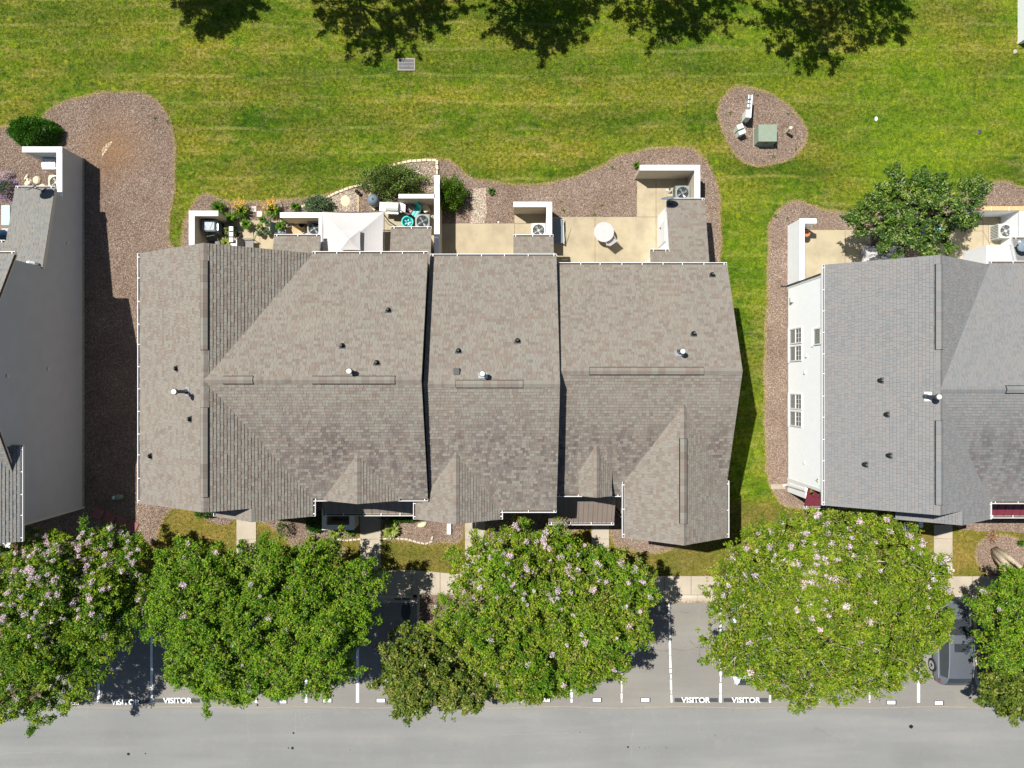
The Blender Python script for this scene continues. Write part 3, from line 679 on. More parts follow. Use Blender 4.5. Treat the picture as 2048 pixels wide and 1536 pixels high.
def ridge_caps(owner, a, b, m, sl=.45, w=.15, name='ridge_cap'):
    """bent cap pieces lapped along a ridge from a to b (local frame: world)"""
    a = Vector(a); b = Vector(b); d = (b - a); L = d.length; d.normalize(); sd = Vector((-d.y, d.x, 0)).normalized(); mb = MB(); x = 0
    sl = sl if isinstance(sl, tuple) else (sl, sl)
    while x < L:
        e = min(L, x + .15); p = a + d * x; q = a + d * e; t = .5 + random.uniform(-.3, .45)
        up = Vector((0, 0, 1)); vs = []
        for c, hz in ((p, .040), (q, .026)):
            vs += [c + sd * w - up * (w * sl[0]) + up * hz, c + up * (hz + .01), c - sd * w - up * (w * sl[1]) + up * hz]
        vs += [v - up * .045 for v in vs[:6]]
        mb.mesh([tuple(v) for v in vs], [(0, 1, 4, 3), (1, 2, 5, 4), (0, 6, 7, 1), (1, 7, 8, 2), (0, 3, 9, 6), (2, 8, 11, 5), (3, 4, 10, 9), (4, 5, 11, 10)], t % 1); x = e
    o = mb.build(name, m, owner, world=True); return o
def ridge_vent(owner, a, b, m, sl=.42):
    a = Vector(a); b = Vector(b); d = (b - a).normalized(); sd = Vector((-d.y, d.x, 0)).normalized(); up = Vector((0, 0, 1)); w = .165
    sl = sl if isinstance(sl, tuple) else (sl, sl)
    def shell(z0, z1, w, A, B):
        vs = []
        for c in (A, B):
            for z in (z0, z1):
                vs += [c + sd * w - up * (w * sl[0]) + up * z, c + up * (z + .01), c - sd * w - up * (w * sl[1]) + up * z]
        return [tuple(v) for v in vs], [(3, 4, 10, 9), (4, 5, 11, 10), (0, 3, 9, 6), (5, 2, 8, 11), (0, 1, 4, 3), (1, 2, 5, 4), (6, 9, 10, 7), (7, 10, 11, 8)]
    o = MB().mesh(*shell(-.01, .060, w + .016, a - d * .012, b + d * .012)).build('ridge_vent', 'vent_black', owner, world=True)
    L = (b - a).length; x = 0; mb = MB()
    while x < L:
        e = min(L, x + .3); vs, fs = shell(.062, .088, w - .012, a + d * x, a + d * (e - .004)); mb.mesh(vs, fs, random.random()); x = e
    mb.build('cap_shingle', m, o)
def gutter(owner, a, b, z, out, m='white_paint', name='gutter'):
    """open trough along an eave; out = unit vector away from the roof"""
    a = Vector((a[0], a[1], z)); b = Vector((b[0], b[1], z)); d = (b - a).normalized(); o = Vector((out[0], out[1], 0)); up = Vector((0, 0, 1)); mb = MB()
    def bar(p, q, o0, o1, z0, z1):
        vs = []
        for c in (p, q):
            vs += [c + o * o0 + up * z0, c + o * o1 + up * z0, c + o * o1 + up * z1, c + o * o0 + up * z1]
        mb.mesh([tuple(v) for v in vs], [(0, 1, 2, 3), (7, 6, 5, 4), (0, 4, 5, 1), (1, 5, 6, 2), (2, 6, 7, 3), (3, 7, 4, 0)])
    bar(a, b, .0, .010, -.14, -.03); bar(a, b, .108, .132, -.14, -.012); bar(a, b, .010, .108, -.14, -.128)
    bar(a, a + d * .01, .012, .098, -.128, -.02); bar(b - d * .01, b, .012, .098, -.128, -.02)
    g = mb.build(name, m, owner, world=True); mb = MB(); bar(a + d * .02, b - d * .02, .012, .106, -.126, -.105); mb.build('trough', 'gutter_inside', g); L = (b - a).length; n = max(1, int(L / 1.0)); first = None
    for i in range(n + 1):
        p = a + d * (.12 + (L - .3) * i / max(n, 1) + random.uniform(-.05, .05)); q = p + d * .035; mb = MB()
        vs = []
        for c in (p, q): vs += [c - o * .03 + up * -.018, c + o * .128 + up * -.010, c + o * .128 + up * -.004, c - o * .03 + up * -.010]
        mb.mesh([tuple(v) for v in vs], [(0, 1, 2, 3), (7, 6, 5, 4), (0, 4, 5, 1), (1, 5, 6, 2), (2, 6, 7, 3), (3, 7, 4, 0)]).build('gutter_strap', m, g)
    return g
def rake_trim(owner, a, b, m='white_paint', h=.16, side=(1, 0)):
    a = Vector(a); b = Vector(b); s = Vector((side[0], side[1], 0)) * .022; up = Vector((0, 0, 1)); vs = []
    for c in (a, b): c = c - s * 1.6 - up * .03; vs += [c, c + s, c + s - up * h, c - up * h]
    return MB().mesh([tuple(v) for v in vs], [(0, 1, 2, 3), (7, 6, 5, 4), (0, 4, 5, 1), (1, 5, 6, 2), (2, 6, 7, 3), (3, 7, 4, 0)]).build('rake_board', m, owner, world=True)
def slope_z(planes, x, y): return max(p(x, y) for p in planes)
def pipe_boot(owner, px, py, z, nrm, kind='boot'):
    """rubber collar and stub pipe standing through the roof; flashing plate up slope"""
    X, Y = W(px, py, z); up = Vector(nrm).normalized(); u = Vector((0, 0, 1)).cross(up).normalized(); v = up.cross(u)   # v = up the slope
    P = Vector((X, Y, z)); mb = MB()
    pl = [P + u * a + v * b + up * .022 for a, b in ((-.15, .02), (.15, .02), (.15, .16), (-.15, .16))]
    mb.mesh([tuple(p) for p in pl] + [tuple(p + up * .012) for p in pl], [(4, 5, 6, 7), (0, 1, 5, 4), (1, 2, 6, 5), (2, 3, 7, 6), (3, 0, 4, 7)])
    f = mb.build('pipe_boot', 'rubber', owner, world=True)
    MB().lathe([(.115, -.06), (.105, .09), (.05, .15), (.05, .20)], (X, Y, z), 12).build('collar', 'vent_black', f)
    MB().lathe([(.036, .1), (.036, .30), (.026, .30), (.026, .18), (.0, .18)], (X, Y, z), 10).build('pipe', 'ac_grey', f)
def flue(owner, px, py, z, nrm, h=.95):
    X, Y = W(px, py, z); up = Vector(nrm).normalized(); u = Vector((0, 0, 1)).cross(up).normalized(); v = up.cross(u); P = Vector((X, Y, z)); mb = MB()
    pl = [P + u * a + v * b + up * .022 for a, b in ((-.20, -.05), (.20, -.05), (.20, .22), (-.20, .22))]
    mb.mesh([tuple(p) for p in pl] + [tuple(p + up * .01) for p in pl], [(4, 5, 6, 7), (0, 1, 5, 4), (1, 2, 6, 5), (2, 3, 7, 6), (3, 0, 4, 7)])
    f = mb.build('flue_pipe', 'galvanised', owner, world=True)
    MB().lathe([(.13, -.1), (.10, .12), (.075, .14), (.075, h - .12)], (X, Y, z), 14).build('pipe', 'charcoal', f, smooth=False)
    MB().lathe([(.075, h - .14), (.13, h - .13), (.135, h - .02), (.12, h)], (X, Y, z), 14).build('cap_ring', 'charcoal', f)
    MB().lathe([(.118, h - .03), (.112, h + .015), (.0, h + .03)], (X, Y, z), 14).build('cap', 'ac_light', f)
def square_vent(owner, px, py, z, nrm):
    X, Y = W(px, py, z); mb = MB().box(X - .13, X + .13, Y - .17, Y + .13, z - .05, z + .10); o = mb.build('box_vent', 'rubber', owner, world=True)
def plane(p0, p1, p2):
    a = Vector(p0); n = (Vector(p1) - a).cross(Vector(p2) - a)
    return lambda x, y: a.z - (n.x * (x - a.x) + n.y * (y - a.y)) / n.z
def wall_poly(owner, pts, z0, thick, m, name='wall'):
    """vertical wall from a world footprint segment with top profile: pts = [(x,y,ztop),...]"""
    a = Vector(pts[0][:2]); b = Vector(pts[-1][:2]); d = (b - a).normalized(); n = Vector((-d.y, d.x)) * thick
    f = [(p[0], p[1], z0) for p in (pts[0], pts[-1])] ; front = [f[0], f[1]] + [tuple(p) for p in pts[::-1]]
    back = [(p[0] + n.x, p[1] + n.y, p[2]) for p in front]; k = len(front)
    return MB().mesh(front + back, [tuple(range(k)), tuple(range(k, 2 * k))[::-1]] + [(i, k + i, k + (i + 1) % k, (i + 1) % k) for i in range(k)]).build(name, m, owner, world=True)
def siding(owner, pts, z0, out, m, e=.15, t=.012, name='siding', holes=()):
    """horizontal lap boards on a vertical wall, pts top profile along the wall"""
    a = Vector((*pts[0][:2], 0)); b = Vector((*pts[-1][:2], 0)); d = (b - a).normalized(); o = Vector((*out, 0)); L = (b - a).length
    q = [(0, z0), (L, z0)] + [((Vector((*p[:2], 0)) - a).length, p[2]) for p in pts[::-1]]; mb = MB(); z = z0; zt = max(p[2] for p in pts)
    while z < zt:
        segs = [(0, L)]
        for h0, h1, hz0, hz1 in holes:
            if z < hz1 and z + e > hz0:
                ns = []
                for s0, s1 in segs:
                    if s0 < h0: ns.append((s0, min(s1, h0)))
                    if s1 > h1: ns.append((max(s0, h1), s1))
                segs = ns
        for s0, s1 in segs:
            c = clip(q, s0, s1, z, z + e)
            if len(c) < 3: continue
            k = len(c); P = lambda s_, zz: a + d * s_ + Vector((0, 0, zz)) + o * (.002 + t * (1 - (zz - z) / e))
            top = [P(*p) for p in c]; bot = [a + d * p[0] + Vector((0, 0, p[1])) for p in c]
            mb.mesh([tuple(v) for v in top + bot], [tuple(range(k))] + [(k + i, k + (i + 1) % k, (i + 1) % k, i) for i in range(k)])
        z += e
    ob = mb.build(name, m, owner, world=True); ob['kind'] = 'stuff'; return ob
def metal_roof(owner, x0, x1, ytop, ybot, ztop, zbot, m, seam=.405, gut=True, name='porch_roof'):
    mb = MB(); mb.mesh([(x0, ytop, ztop), (x1, ytop, ztop), (x1, ybot, zbot), (x0, ybot, zbot)] + [(x0, ytop, ztop - .08), (x1, ytop, ztop - .08), (x1, ybot, zbot - .08), (x0, ybot, zbot - .08)],
                       [(0, 3, 2, 1), (4, 5, 6, 7), (0, 1, 5, 4), (1, 2, 6, 5), (2, 3, 7, 6), (3, 0, 4, 7)])
    r = mb.build(name, m, owner, world=True); x = x0 + .05
    while x < x1:
        mb = MB(); w = .014; h = .035
        mb.mesh([(x - w, ytop, ztop), (x + w, ytop, ztop), (x + w, ybot, zbot), (x - w, ybot, zbot), (x - w, ytop, ztop + h), (x + w, ytop, ztop + h), (x + w, ybot, zbot + h), (x - w, ybot, zbot + h)],
                [(4, 7, 6, 5), (0, 4, 5, 1), (1, 5, 6, 2), (2, 6, 7, 3), (3, 7, 4, 0)])
        mb.build('seam', m, r); x += seam
    if gut: gutter(owner, (x0, ybot), (x1, ybot), zbot + .02, (0, -1))
    return r
def window(owner, face_x, y0, y1, z0, z1, out=-1):
    """double hung window in a wall at x=face_x; lower sash plain, upper sash with a grid"""
    o = out; X = lambda d: face_x + o * d; mb = MB(); fw = .07
    def bx(m_, a, b, c, d, e, f): m_.box(min(a, b), max(a, b), c, d, e, f)
    bx(mb, X(0), X(.05), y0, y1, z0, z0 + fw); bx(mb, X(0), X(.05), y0, y1, z1 - fw, z1); bx(mb, X(0), X(.05), y0, y0 + fw, z0 + fw, z1 - fw); bx(mb, X(0), X(.05), y1 - fw, y1, z0 + fw, z1 - fw)
    zm = (z0 + z1) / 2; bx(mb, X(0), X(.04), y0 + fw, y1 - fw, zm - .035, zm + .035)
    w = mb.build('window', 'white_paint', owner, world=True)
    m2 = MB(); bx(m2, X(.002), X(.012), y0 + fw, y1 - fw, z0 + fw, zm - .035); m2.build('pane', 'pane_grey', w)
    m3 = MB(); bx(m3, X(.002), X(.010), y0 + fw, y1 - fw, zm + .035, z1 - fw); m3.build('pane', 'mid_glass', w)
    for i in range(1, 3):
        yy = y0 + fw + (y1 - y0 - 2 * fw) * i / 3; m4 = MB(); bx(m4, X(.010), X(.02), yy - .012, yy + .012, zm + .035, z1 - fw); m4.build('muntin', 'white_paint', w)
    zz = (zm + z1) / 2 - .02; m4 = MB(); bx(m4, X(.0105), X(.0195), y0 + fw, y1 - fw, zz - .012, zz + .012); m4.build('muntin', 'white_paint', w)
    m5 = MB(); bx(m5, X(0), X(.09), y0 - .04, y1 + .04, z0 - .05, z0 - .002); m5.build('sill', 'white_paint', w)

# ================= centre row: two joined homes under one roof at the left, then two more
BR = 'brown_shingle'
# --- unit 1 (wide, with the cross gable)
E1 = 6.7; Z1 = 9.14; xW, xR, xE, xQ = -17.0, -13.06, -9.12, -3.84; yN, yS = 5.98, -5.45; yr = .17; yB, yF = 5.94, -5.23
t1 = thing('townhouse', 'wide left section of the brown roofed row, with the white canopy behind it', 'townhouse', (-10.5, 0, 0), group='homes in the brown roofed row')
r = Roof(t1, BR)
r.face([(xW, yS, E1), (xR, yS, Z1), (xR, yN, Z1), (xW, yN, E1)])
r.face([(xR, yN, Z1), (xR, yr, Z1), (xE, yB, E1), (xE, yN, E1)])
SG = E1 + (xE + 11.4) * (Z1 - E1) / (xE - xR); xs2 = -11.4; yS2 = -6.05; ez = lambda x: E1 + (xE - x) * (Z1 - E1) / (xE - xR)
r.face([(xR, yr, Z1), (xR, yS, Z1), (xs2, yS, ez(xs2)), (xs2, yS2, ez(xs2)), (xE, yS2, E1), (xE, yF, E1)])
wz = lambda x: E1 + (x + 13.65) * (ez(xs2) - E1) / (13.65 + xs2)
r.face([(-13.53, yS2, E1), (xs2, yS2, ez(xs2)), (xs2, yS + .1, ez(xs2)), (-13.53, yS + .1, E1)])
r.face([(xR, yr, Z1), (xQ, yr, Z1), (xQ, yB, E1), (xE, yB, E1)])
mS = (Z1 - E1) / (yr - yF)
r.face([(xR, yr, Z1), (xE, yF, E1), (-8.6, yF, E1), (-6.87, yF + .95 / mS, E1 + .95), (-5.13, yF, E1), (xQ, yF, E1), (xQ, yr, Z1)])
r.face([(-8.6, yF, E1), (-8.6, yF - .1, E1), (-6.87, yF - .1, E1 + .95), (-6.87, yF + .95 / mS, E1 + .95)])
r.face([(-5.13, yF, E1), (-5.13, yF - .1, E1), (-6.87, yF - .1, E1 + .95), (-6.87, yF + .95 / mS, E1 + .95)])
r.finish()
for a, b, s_ in (((xR, 2.0, Z1), (xR, -1.0, Z1), .61), ((xR, yN, Z1), (xR, 5.22, Z1), .61), ((xR, -4.83, Z1), (xR, yS, Z1), .61), ((xR, yr, Z1), (-12.25, yr, Z1), .43), ((-10.98, yr, Z1), (-8.45, yr, Z1), .43), ((-4.96, yr, Z1), (xQ, yr, Z1), .43),
             ((xs2, yS, SG), (xs2, yS2, SG), .62), ((-6.87, -3.15, E1 + .95), (-6.87, yF - .1, E1 + .95), .54)):
    ridge_caps(t1, a, b, BR, s_)
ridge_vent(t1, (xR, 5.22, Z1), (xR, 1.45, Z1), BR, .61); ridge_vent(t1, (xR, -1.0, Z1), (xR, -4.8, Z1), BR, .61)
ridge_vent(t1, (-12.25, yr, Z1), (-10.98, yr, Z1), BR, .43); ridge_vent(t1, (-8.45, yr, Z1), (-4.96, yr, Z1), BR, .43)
gutter(t1, (xW, yS), (xW, yN), E1, (-1, 0)); gutter(t1, (xE, yB), (xQ, yB), E1, (0, 1)); gutter(t1, (xE, yS2), (xE, yF - .13), E1, (1, 0))
gutter(t1, (xE, yF), (-8.1, yF), E1, (0, -1)); gutter(t1, (-5.6, yF), (xQ, yF), E1, (0, -1)); gutter(t1, (-13.53, yS2), (-13.53, yS - .02), E1, (-1, 0))
rake_trim(t1, (xQ, yB, E1), (xQ, yr, Z1), side=(1, 0)); rake_trim(t1, (xQ, yr, Z1), (xQ, yF, E1), side=(1, 0))
for a, b in (((xW, yN), (xR, yN)), ((xR, yN), (xE, yN))): rake_trim(t1, (*a, E1 if a[0] != xR else Z1), (*b, E1 if b[0] != xR else Z1), side=(0, 1))
rake_trim(t1, (xW, yS, E1), (xR, yS, Z1), side=(0, -1)); rake_trim(t1, (-13.53, yS2, E1), (xs2, yS2, SG), side=(0, -1)); rake_trim(t1, (xs2, yS2, SG), (xE, yS2, E1), side=(0, -1))
rake_trim(t1, (-8.6, yF - .1, E1), (-6.87, yF - .1, E1 + .95), side=(0, -1)); rake_trim(t1, (-6.87, yF - .1, E1 + .95), (-5.13, yF - .1, E1), side=(0, -1))
WS = 'cream_siding'
wall_poly(t1, [(-16.65, -5.1, 6.55), (-16.65, 5.65, 6.55)], -.1, -.2, WS); wall_poly(t1, [(-16.65, 5.65, 6.6), (xR, 5.65, 8.9), (-9.5, 5.65, 6.7), (xQ - .25, 5.65, 6.55)], -.1, -.2, WS)
wall_poly(t1, [(-16.65, -5.1, 6.6), (xR, -5.1, 8.8), (-9.5, -5.1, 6.6), (xQ - .25, -4.95, 6.5)], -.1, .2, WS); wall_poly(t1, [(-13.2, -5.75, 6.6), (xs2, -5.75, 7.8), (-9.5, -5.75, 6.6)], -.1, .2, WS)
wall_poly(t1, [(-9.5, -5.74, 6.55), (-9.5, -4.9, 6.55)], -.1, .2, WS); wall_poly(t1, [(-13.2, -5.74, 6.6), (-13.2, -5.1, 6.6)], -.1, -.2, WS)
wall_poly(t1, [(xQ - .06, yF + .3, 6.6), (xQ - .06, yr, 8.92), (xQ - .06, yB - .3, 6.6)], 5.0, .15, WS)
SL = lambda dx, dy: (dx, dy, 1)
zW = lambda x: E1 + (x - xW) * (Z1 - E1) / (xR - xW); zB = lambda y: Z1 - (y - yr) * (Z1 - E1) / (yB - yr)
for px, py in ((353, 737), (380, 838), (301, 912)):
    z = 7.6
    for _ in range(6): z = zW(W(px, py, z)[0])
    pipe_boot(t1, px, py, z, SL(-.61, 0))
z = 8.3
for _ in range(6): z = zW(W(373, 783, z)[0])
flue(t1, 373, 783, z, SL(-.61, 0), 1.2)
for px, py in ((777, 620), (685, 691), (754, 725)):
    z = 8
    for _ in range(6): z = zB(W(px, py, z)[1])
    pipe_boot(t1, px, py, z, SL(0, .42))
flue(t1, 706, 743, 8.75, SL(0, .42), .8)
metal_roof(t1, -9.6, -4.55, -4.95, -6.57, 3.7, 3.0, 'brown_metal')
# sheds at the rear of unit 1
def shed_roof(owner, x0, x1, y0, y1, z0, z1, m, wallm='cream_siding', gut=True, xin=.16, extra=None):
    r = Roof(owner, m, 'shed_roof'); r.face(extra or [(x0, y1, z0), (x1, y1, z0), (x1, y0, z1), (x0, y0, z1)], below=.08); rr = r.finish(single=0, base_mat='grey_trim')
    if gut: gutter(owner, (x0, y1), (x1, y1), z0, (0, 1))
    rake_trim(owner, (x1, y1, z0), (x1, y0, z1), side=(1, 0)); rake_trim(owner, (x0, y1, z0), (x0, y0, z1), side=(-1, 0))
    a, b = x0 + xin, x1 - xin
    MB().mesh([(a, y1 - .2, -.1), (b, y1 - .2, -.1), (b, y0, -.1), (a, y0, -.1), (a, y1 - .2, z0 - .06), (b, y1 - .2, z0 - .06), (b, y0, z1 - .1), (a, y0, z1 - .1)],
              [(0, 1, 5, 4), (1, 2, 6, 5), (2, 3, 7, 6), (3, 0, 4, 7), (4, 5, 6, 7)]).build('shed_wall', wallm, owner, world=True)
shed_roof(t1, -12.17, -9.8, 5.6, 7.54, 2.7, 3.3, BR); shed_roof(t1, -6.19, -4.12, 5.6, 7.93, 2.7, 3.35, BR)

# --- unit 2
E2 = 6.1; Z2 = 8.6; a0, a1 = xQ + .03, 2.07; y2B, y2F = 5.93, -5.86; m2 = (Z2 - E2) / -y2F
t2 = thing('townhouse', 'narrow middle section of the brown roofed row, a small gable at its front left', 'townhouse', (-.9, 0, 0), group='homes in the brown roofed row')
r = Roof(t2, BR)
r.face([(a0, y2B, E2), (a1, y2B, E2), (a1, 0, Z2), (a0, 0, Z2)])
G = 1.2; gx0, gxm, gx1, gy = -4.47, -2.51, -.56, -6.3; gs = G / (gxm - gx0); hL = (a0 - gx0) * gs
r.face([(a0, 0, Z2), (a0, y2F + hL / m2, E2 + hL), (gxm, y2F + G / m2, E2 + G), (gx1, y2F, E2), (a1, y2F, E2), (a1, 0, Z2)])
r.face([(gx0, gy, E2), (gxm, gy, E2 + G), (gxm, y2F + G / m2, E2 + G), (a0, y2F + hL / m2, E2 + hL), (a0, -5.44, E2 + hL), (gx0, -5.44, E2)])
r.face([(gx1, gy, E2), (gxm, gy, E2 + G), (gxm, y2F + G / m2, E2 + G), (gx1, y2F, E2)])
r.finish()
for a, b, s_ in (((a0, 0, Z2), (-2.42, 0, Z2), .42), ((.47, 0, Z2), (a1, 0, Z2), .42), ((gxm, y2F + G / m2, E2 + G), (gxm, gy, E2 + G), gs)): ridge_caps(t2, a, b, BR, s_)
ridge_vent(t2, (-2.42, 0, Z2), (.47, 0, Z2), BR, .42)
gutter(t2, (a0, y2B), (a1, y2B), E2, (0, 1)); gutter(t2, (gx1, y2F), (a1, y2F), E2, (0, -1)); gutter(t2, (gx0, gy), (gx0, -5.44), E2, (-1, 0)); gutter(t2, (gx1, gy), (gx1, y2F - .13), E2, (1, 0))
rake_trim(t2, (a1, y2B, E2), (a1, 0, Z2), side=(1, 0)); rake_trim(t2, (a1, 0, Z2), (a1, y2F, E2), side=(1, 0))
rake_trim(t2, (gx0, gy, E2), (gxm, gy, E2 + G), side=(0, -1)); rake_trim(t2, (gxm, gy, E2 + G), (gx1, gy, E2), side=(0, -1))
wall_poly(t2, [(a0 + .05, 5.6, 6.0), (a1 - .06, 5.6, 6.0)], -.1, -.2, WS); wall_poly(t2, [(a0 + .05, -5.5, 6.0), (a1 - .06, -5.5, 6.0)], -.1, .2, WS)
wall_poly(t2, [(-4.15, -6.0, 6.0), (gxm, -6.0, 6.9), (-.85, -6.0, 6.0)], -.1, .2, WS); wall_poly(t2, [(-.85, -5.95, 6.0), (-.85, -5.5, 6.0)], -.1, .2, WS); wall_poly(t2, [(-4.15, -5.95, 6.0), (-4.15, -5.2, 6.0)], -.1, -.2, WS)
wall_poly(t2, [(a1 - .06, -5.5, 5.9), (a1 - .06, 0, 8.35), (a1 - .06, 5.6, 5.9)], -.1, .15, WS)
z2 = lambda y: Z2 - abs(y) * (Z2 - E2) / y2B
for px, py in ((917, 701), (1035, 681)):
    z = 8
    for _ in range(6): z = z2(W(px, py, z)[1])
    pipe_boot(t2, px, py, z, SL(0, .42))
square_vent(t2, 913, 742, 8.4, 0); flue(t2, 966, 748, 8.45, SL(0, .42), .7)
shed_roof(t2, .07, 2.12, 5.6, 7.52, 2.7, 3.25, BR)
dsp = MB().box(-3.55, -3.33, W(862, 1068, .1)[1], W(862, 1047, .1)[1] , .06, .20).build('downspout_extension', 'white_paint', t2, world=True)

# --- unit 3
b0, b1 = a1 + .03, 10.1; E3 = 5.8; E3f = 5.5; Z3 = 8.1; y3B, y3r, y3F = 5.58, .57, -5.21; m3 = (Z3 - E3f) / (y3r - y3F); zf3 = lambda y: E3f + (y - y3F) * m3
t3 = thing('townhouse', 'right end section of the brown roofed row, with a big front gable', 'townhouse', (6, 0, 0), group='homes in the brown roofed row')
wx0, wxm, wx1, wy = 5.3, 7.68, 10.07, -7.22; WZ = 7.42; wE = 5.8; yv = y3F + (wE - E3f) / m3; yt = y3F + (WZ - E3f) / m3
r = Roof(t3, BR)
r.face([(b0, y3B, E3), (b1, y3B, E3), (b1, y3r, Z3), (b0, y3r, Z3)])
r.face([(b0, y3r, Z3), (b0, y3F, E3f), (wx0, y3F, E3f), (wx0, yv, wE), (wxm, yt, WZ), (wx1, yv, wE), (b1, yv, wE), (b1, y3r, Z3)])
r.face([(wx0, wy, wE), (wxm, wy, WZ), (wxm, yt, WZ), (wx0, yv, wE)])
r.face([(wx1, wy, wE), (wxm, wy, WZ), (wxm, yt, WZ), (wx1, yv, wE)])
dx0, dxm, dx1, dy = 3.12, 3.88, 4.64, -5.22; dE, dZ = 6.0, 6.6
r.face([(dx0, dy, dE), (dxm, dy, dZ), (dxm, y3F + (dZ - E3f) / m3, dZ), (dx0, y3F + (dE - E3f) / m3, dE)], below=.05)
r.face([(dx1, dy, dE), (dxm, dy, dZ), (dxm, y3F + (dZ - E3f) / m3, dZ), (dx1, y3F + (dE - E3f) / m3, dE)], below=.05)
r.finish()
for a, b, s_ in (((b0, y3r, Z3), (3.4, y3r, Z3), .44), ((8.4, y3r, Z3), (b1, y3r, Z3), .44), ((wxm, yt, WZ), (wxm, -2.45, WZ), .68), ((wxm, -6.25, WZ), (wxm, wy, WZ), .68), ((dxm, -2.8, dZ), (dxm, dy, dZ), .6)): ridge_caps(t3, a, b, BR, s_)
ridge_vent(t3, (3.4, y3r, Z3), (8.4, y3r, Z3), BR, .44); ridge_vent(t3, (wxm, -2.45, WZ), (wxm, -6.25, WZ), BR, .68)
gutter(t3, (b0, y3B), (b1, y3B), E3, (0, 1)); gutter(t3, (b0, y3F), (3.35, y3F), E3f, (0, -1)); gutter(t3, (4.45, y3F), (wx0 - .13, y3F), E3f, (0, -1))
gutter(t3, (wx0, wy), (wx0, yv), wE, (-1, 0)); gutter(t3, (wx1, wy), (wx1, yv), wE, (1, 0))
rake_trim(t3, (b1, y3B, E3), (b1, y3r, Z3), side=(1, 0)); rake_trim(t3, (b1, y3r, Z3), (b1, yv, wE), side=(1, 0))
rake_trim(t3, (wx0, wy, wE), (wxm, wy, WZ), side=(0, -1)); rake_trim(t3, (wxm, wy, WZ), (wx1, wy, wE), side=(0, -1))
wall_poly(t3, [(b0, 5.25, 5.7), (9.8, 5.25, 5.7)], -.1, -.2, WS); wall_poly(t3, [(b0, -4.9, 5.4), (5.7, -4.9, 5.4)], -.1, .2, WS); wall_poly(t3, [(5.65, -6.9, 5.7), (wxm, -6.9, 7.0), (9.8, -6.9, 5.7)], -.1, .2, WS)
wall_poly(t3, [(5.65, -6.85, 5.7), (5.65, -4.9, 5.7)], -.1, -.2, WS); wall_poly(t3, [(9.8, -6.85, 5.6), (9.8, -4.5, 5.6), (9.8, y3r, 7.85), (9.8, 5.25, 5.65)], -.1, .2, WS)
MB().box(3.3, 4.46, -5.0, -4.8, 5.3, 5.95).build('dormer_wall', WS, t3, world=True)
z3 = lambda y: Z3 - (y - y3r) * (Z3 - E3) / (y3B - y3r)
for px, py in ((1424, 549), (1387, 667)):
    z = 7
    for _ in range(6): z = z3(W(px, py, z)[1])
    pipe_boot(t3, px, py, z, SL(0, .46))
z = 7.5
for _ in range(6): z = z3(W(1358, 704, z)[1])
flue(t3, 1358, 704, z, SL(0, .46), .75)
metal_roof(t3, 1.85, 5.18, -4.9, -7.03, 3.9, 3.0, 'brown_metal', seam=.24)
# rear shed of unit 3 with its door on the side facing the patio
rr = Roof(t3, BR, 'shed_roof'); sz = lambda y: 2.7 + (9.39 - y) * .26
rr.face([(7.9, 9.39, sz(9.39)), (9.86, 9.39, sz(9.39)), (9.86, 5.4, sz(5.4)), (6.93, 5.4, sz(5.4)), (6.93, 6.65, sz(6.65)), (7.9, 6.65, sz(6.65))], below=.08); rr.finish(single=0, base_mat='grey_trim')
gutter(t3, (7.9, 9.39), (9.86, 9.39), 2.7, (0, 1)); gutter(t3, (6.93, 6.65), (7.9, 6.65), sz(6.65), (0, 1)); rake_trim(t3, (9.86, 9.39, 2.7), (9.86, 5.4, sz(5.4)), side=(1, 0)); rake_trim(t3, (7.9, 9.39, 2.7), (7.9, 6.65, sz(6.65)), side=(-1, 0))
MB().mesh([(8.0, 9.2, -.1), (9.75, 9.2, -.1), (9.75, 5.4, -.1), (8.0, 5.4, -.1), (8.0, 9.2, 2.65), (9.75, 9.2, 2.65), (9.75, 5.4, 3.6), (8.0, 5.4, 3.6)], [(0, 1, 5, 4), (1, 2, 6, 5), (2, 3, 7, 6), (3, 0, 4, 7), (4, 5, 6, 7)]).build('shed_wall', 'white_siding', t3, world=True)
MB().box(7.1, 8.0, 5.4, 6.5, -.1, 3.2).build('shed_wall', 'white_siding', t3, world=True)
dr = MB().box(7.955, 7.998, 7.45, 8.45, .08, 2.1).build('shed_door', 'white_paint', t3, world=True)
for a, b, c, d in ((7.40, 7.45, .06, 2.16), (8.45, 8.50, .06, 2.16)): MB().box(7.965, 7.998, a, b, c, d).build('door_trim', 'grey_trim', dr)
MB().box(7.90, 7.954, 8.28, 8.36, 1.0, 1.06).build('handle', 'charcoal', dr)

# ================= right hand house (grey roof)
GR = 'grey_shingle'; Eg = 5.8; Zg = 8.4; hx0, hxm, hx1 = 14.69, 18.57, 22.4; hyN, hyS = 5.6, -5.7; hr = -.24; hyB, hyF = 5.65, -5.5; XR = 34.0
t4 = thing('townhouse', 'grey roofed house at the right edge with a windowed white clapboard side wall', 'townhouse', (22, 0, 0))
r = Roof(t4, GR); hz = lambda x: Eg + (hx1 - x) * (Zg - Eg) / (hx1 - hxm); sx = 20.2; SZ = hz(sx); sy = -6.35
r.face([(hx0, hyS, Eg), (hxm, hyS, Zg), (hxm, hyN, Zg), (hx0, hyN, Eg)])
r.face([(hxm, hyN, Zg), (hxm, hr, Zg), (hx1, hyB, Eg), (hx1, hyN, Eg)])
r.face([(hxm, hr, Zg), (hxm, hyS, Zg), (sx, hyS, SZ), (sx, sy, SZ), (hx1, sy, Eg), (hx1, hyF, Eg)])
r.face([(18.0, sy, Eg), (sx, sy, SZ), (sx, hyS + .1, SZ), (18.0, hyS + .1, Eg)])
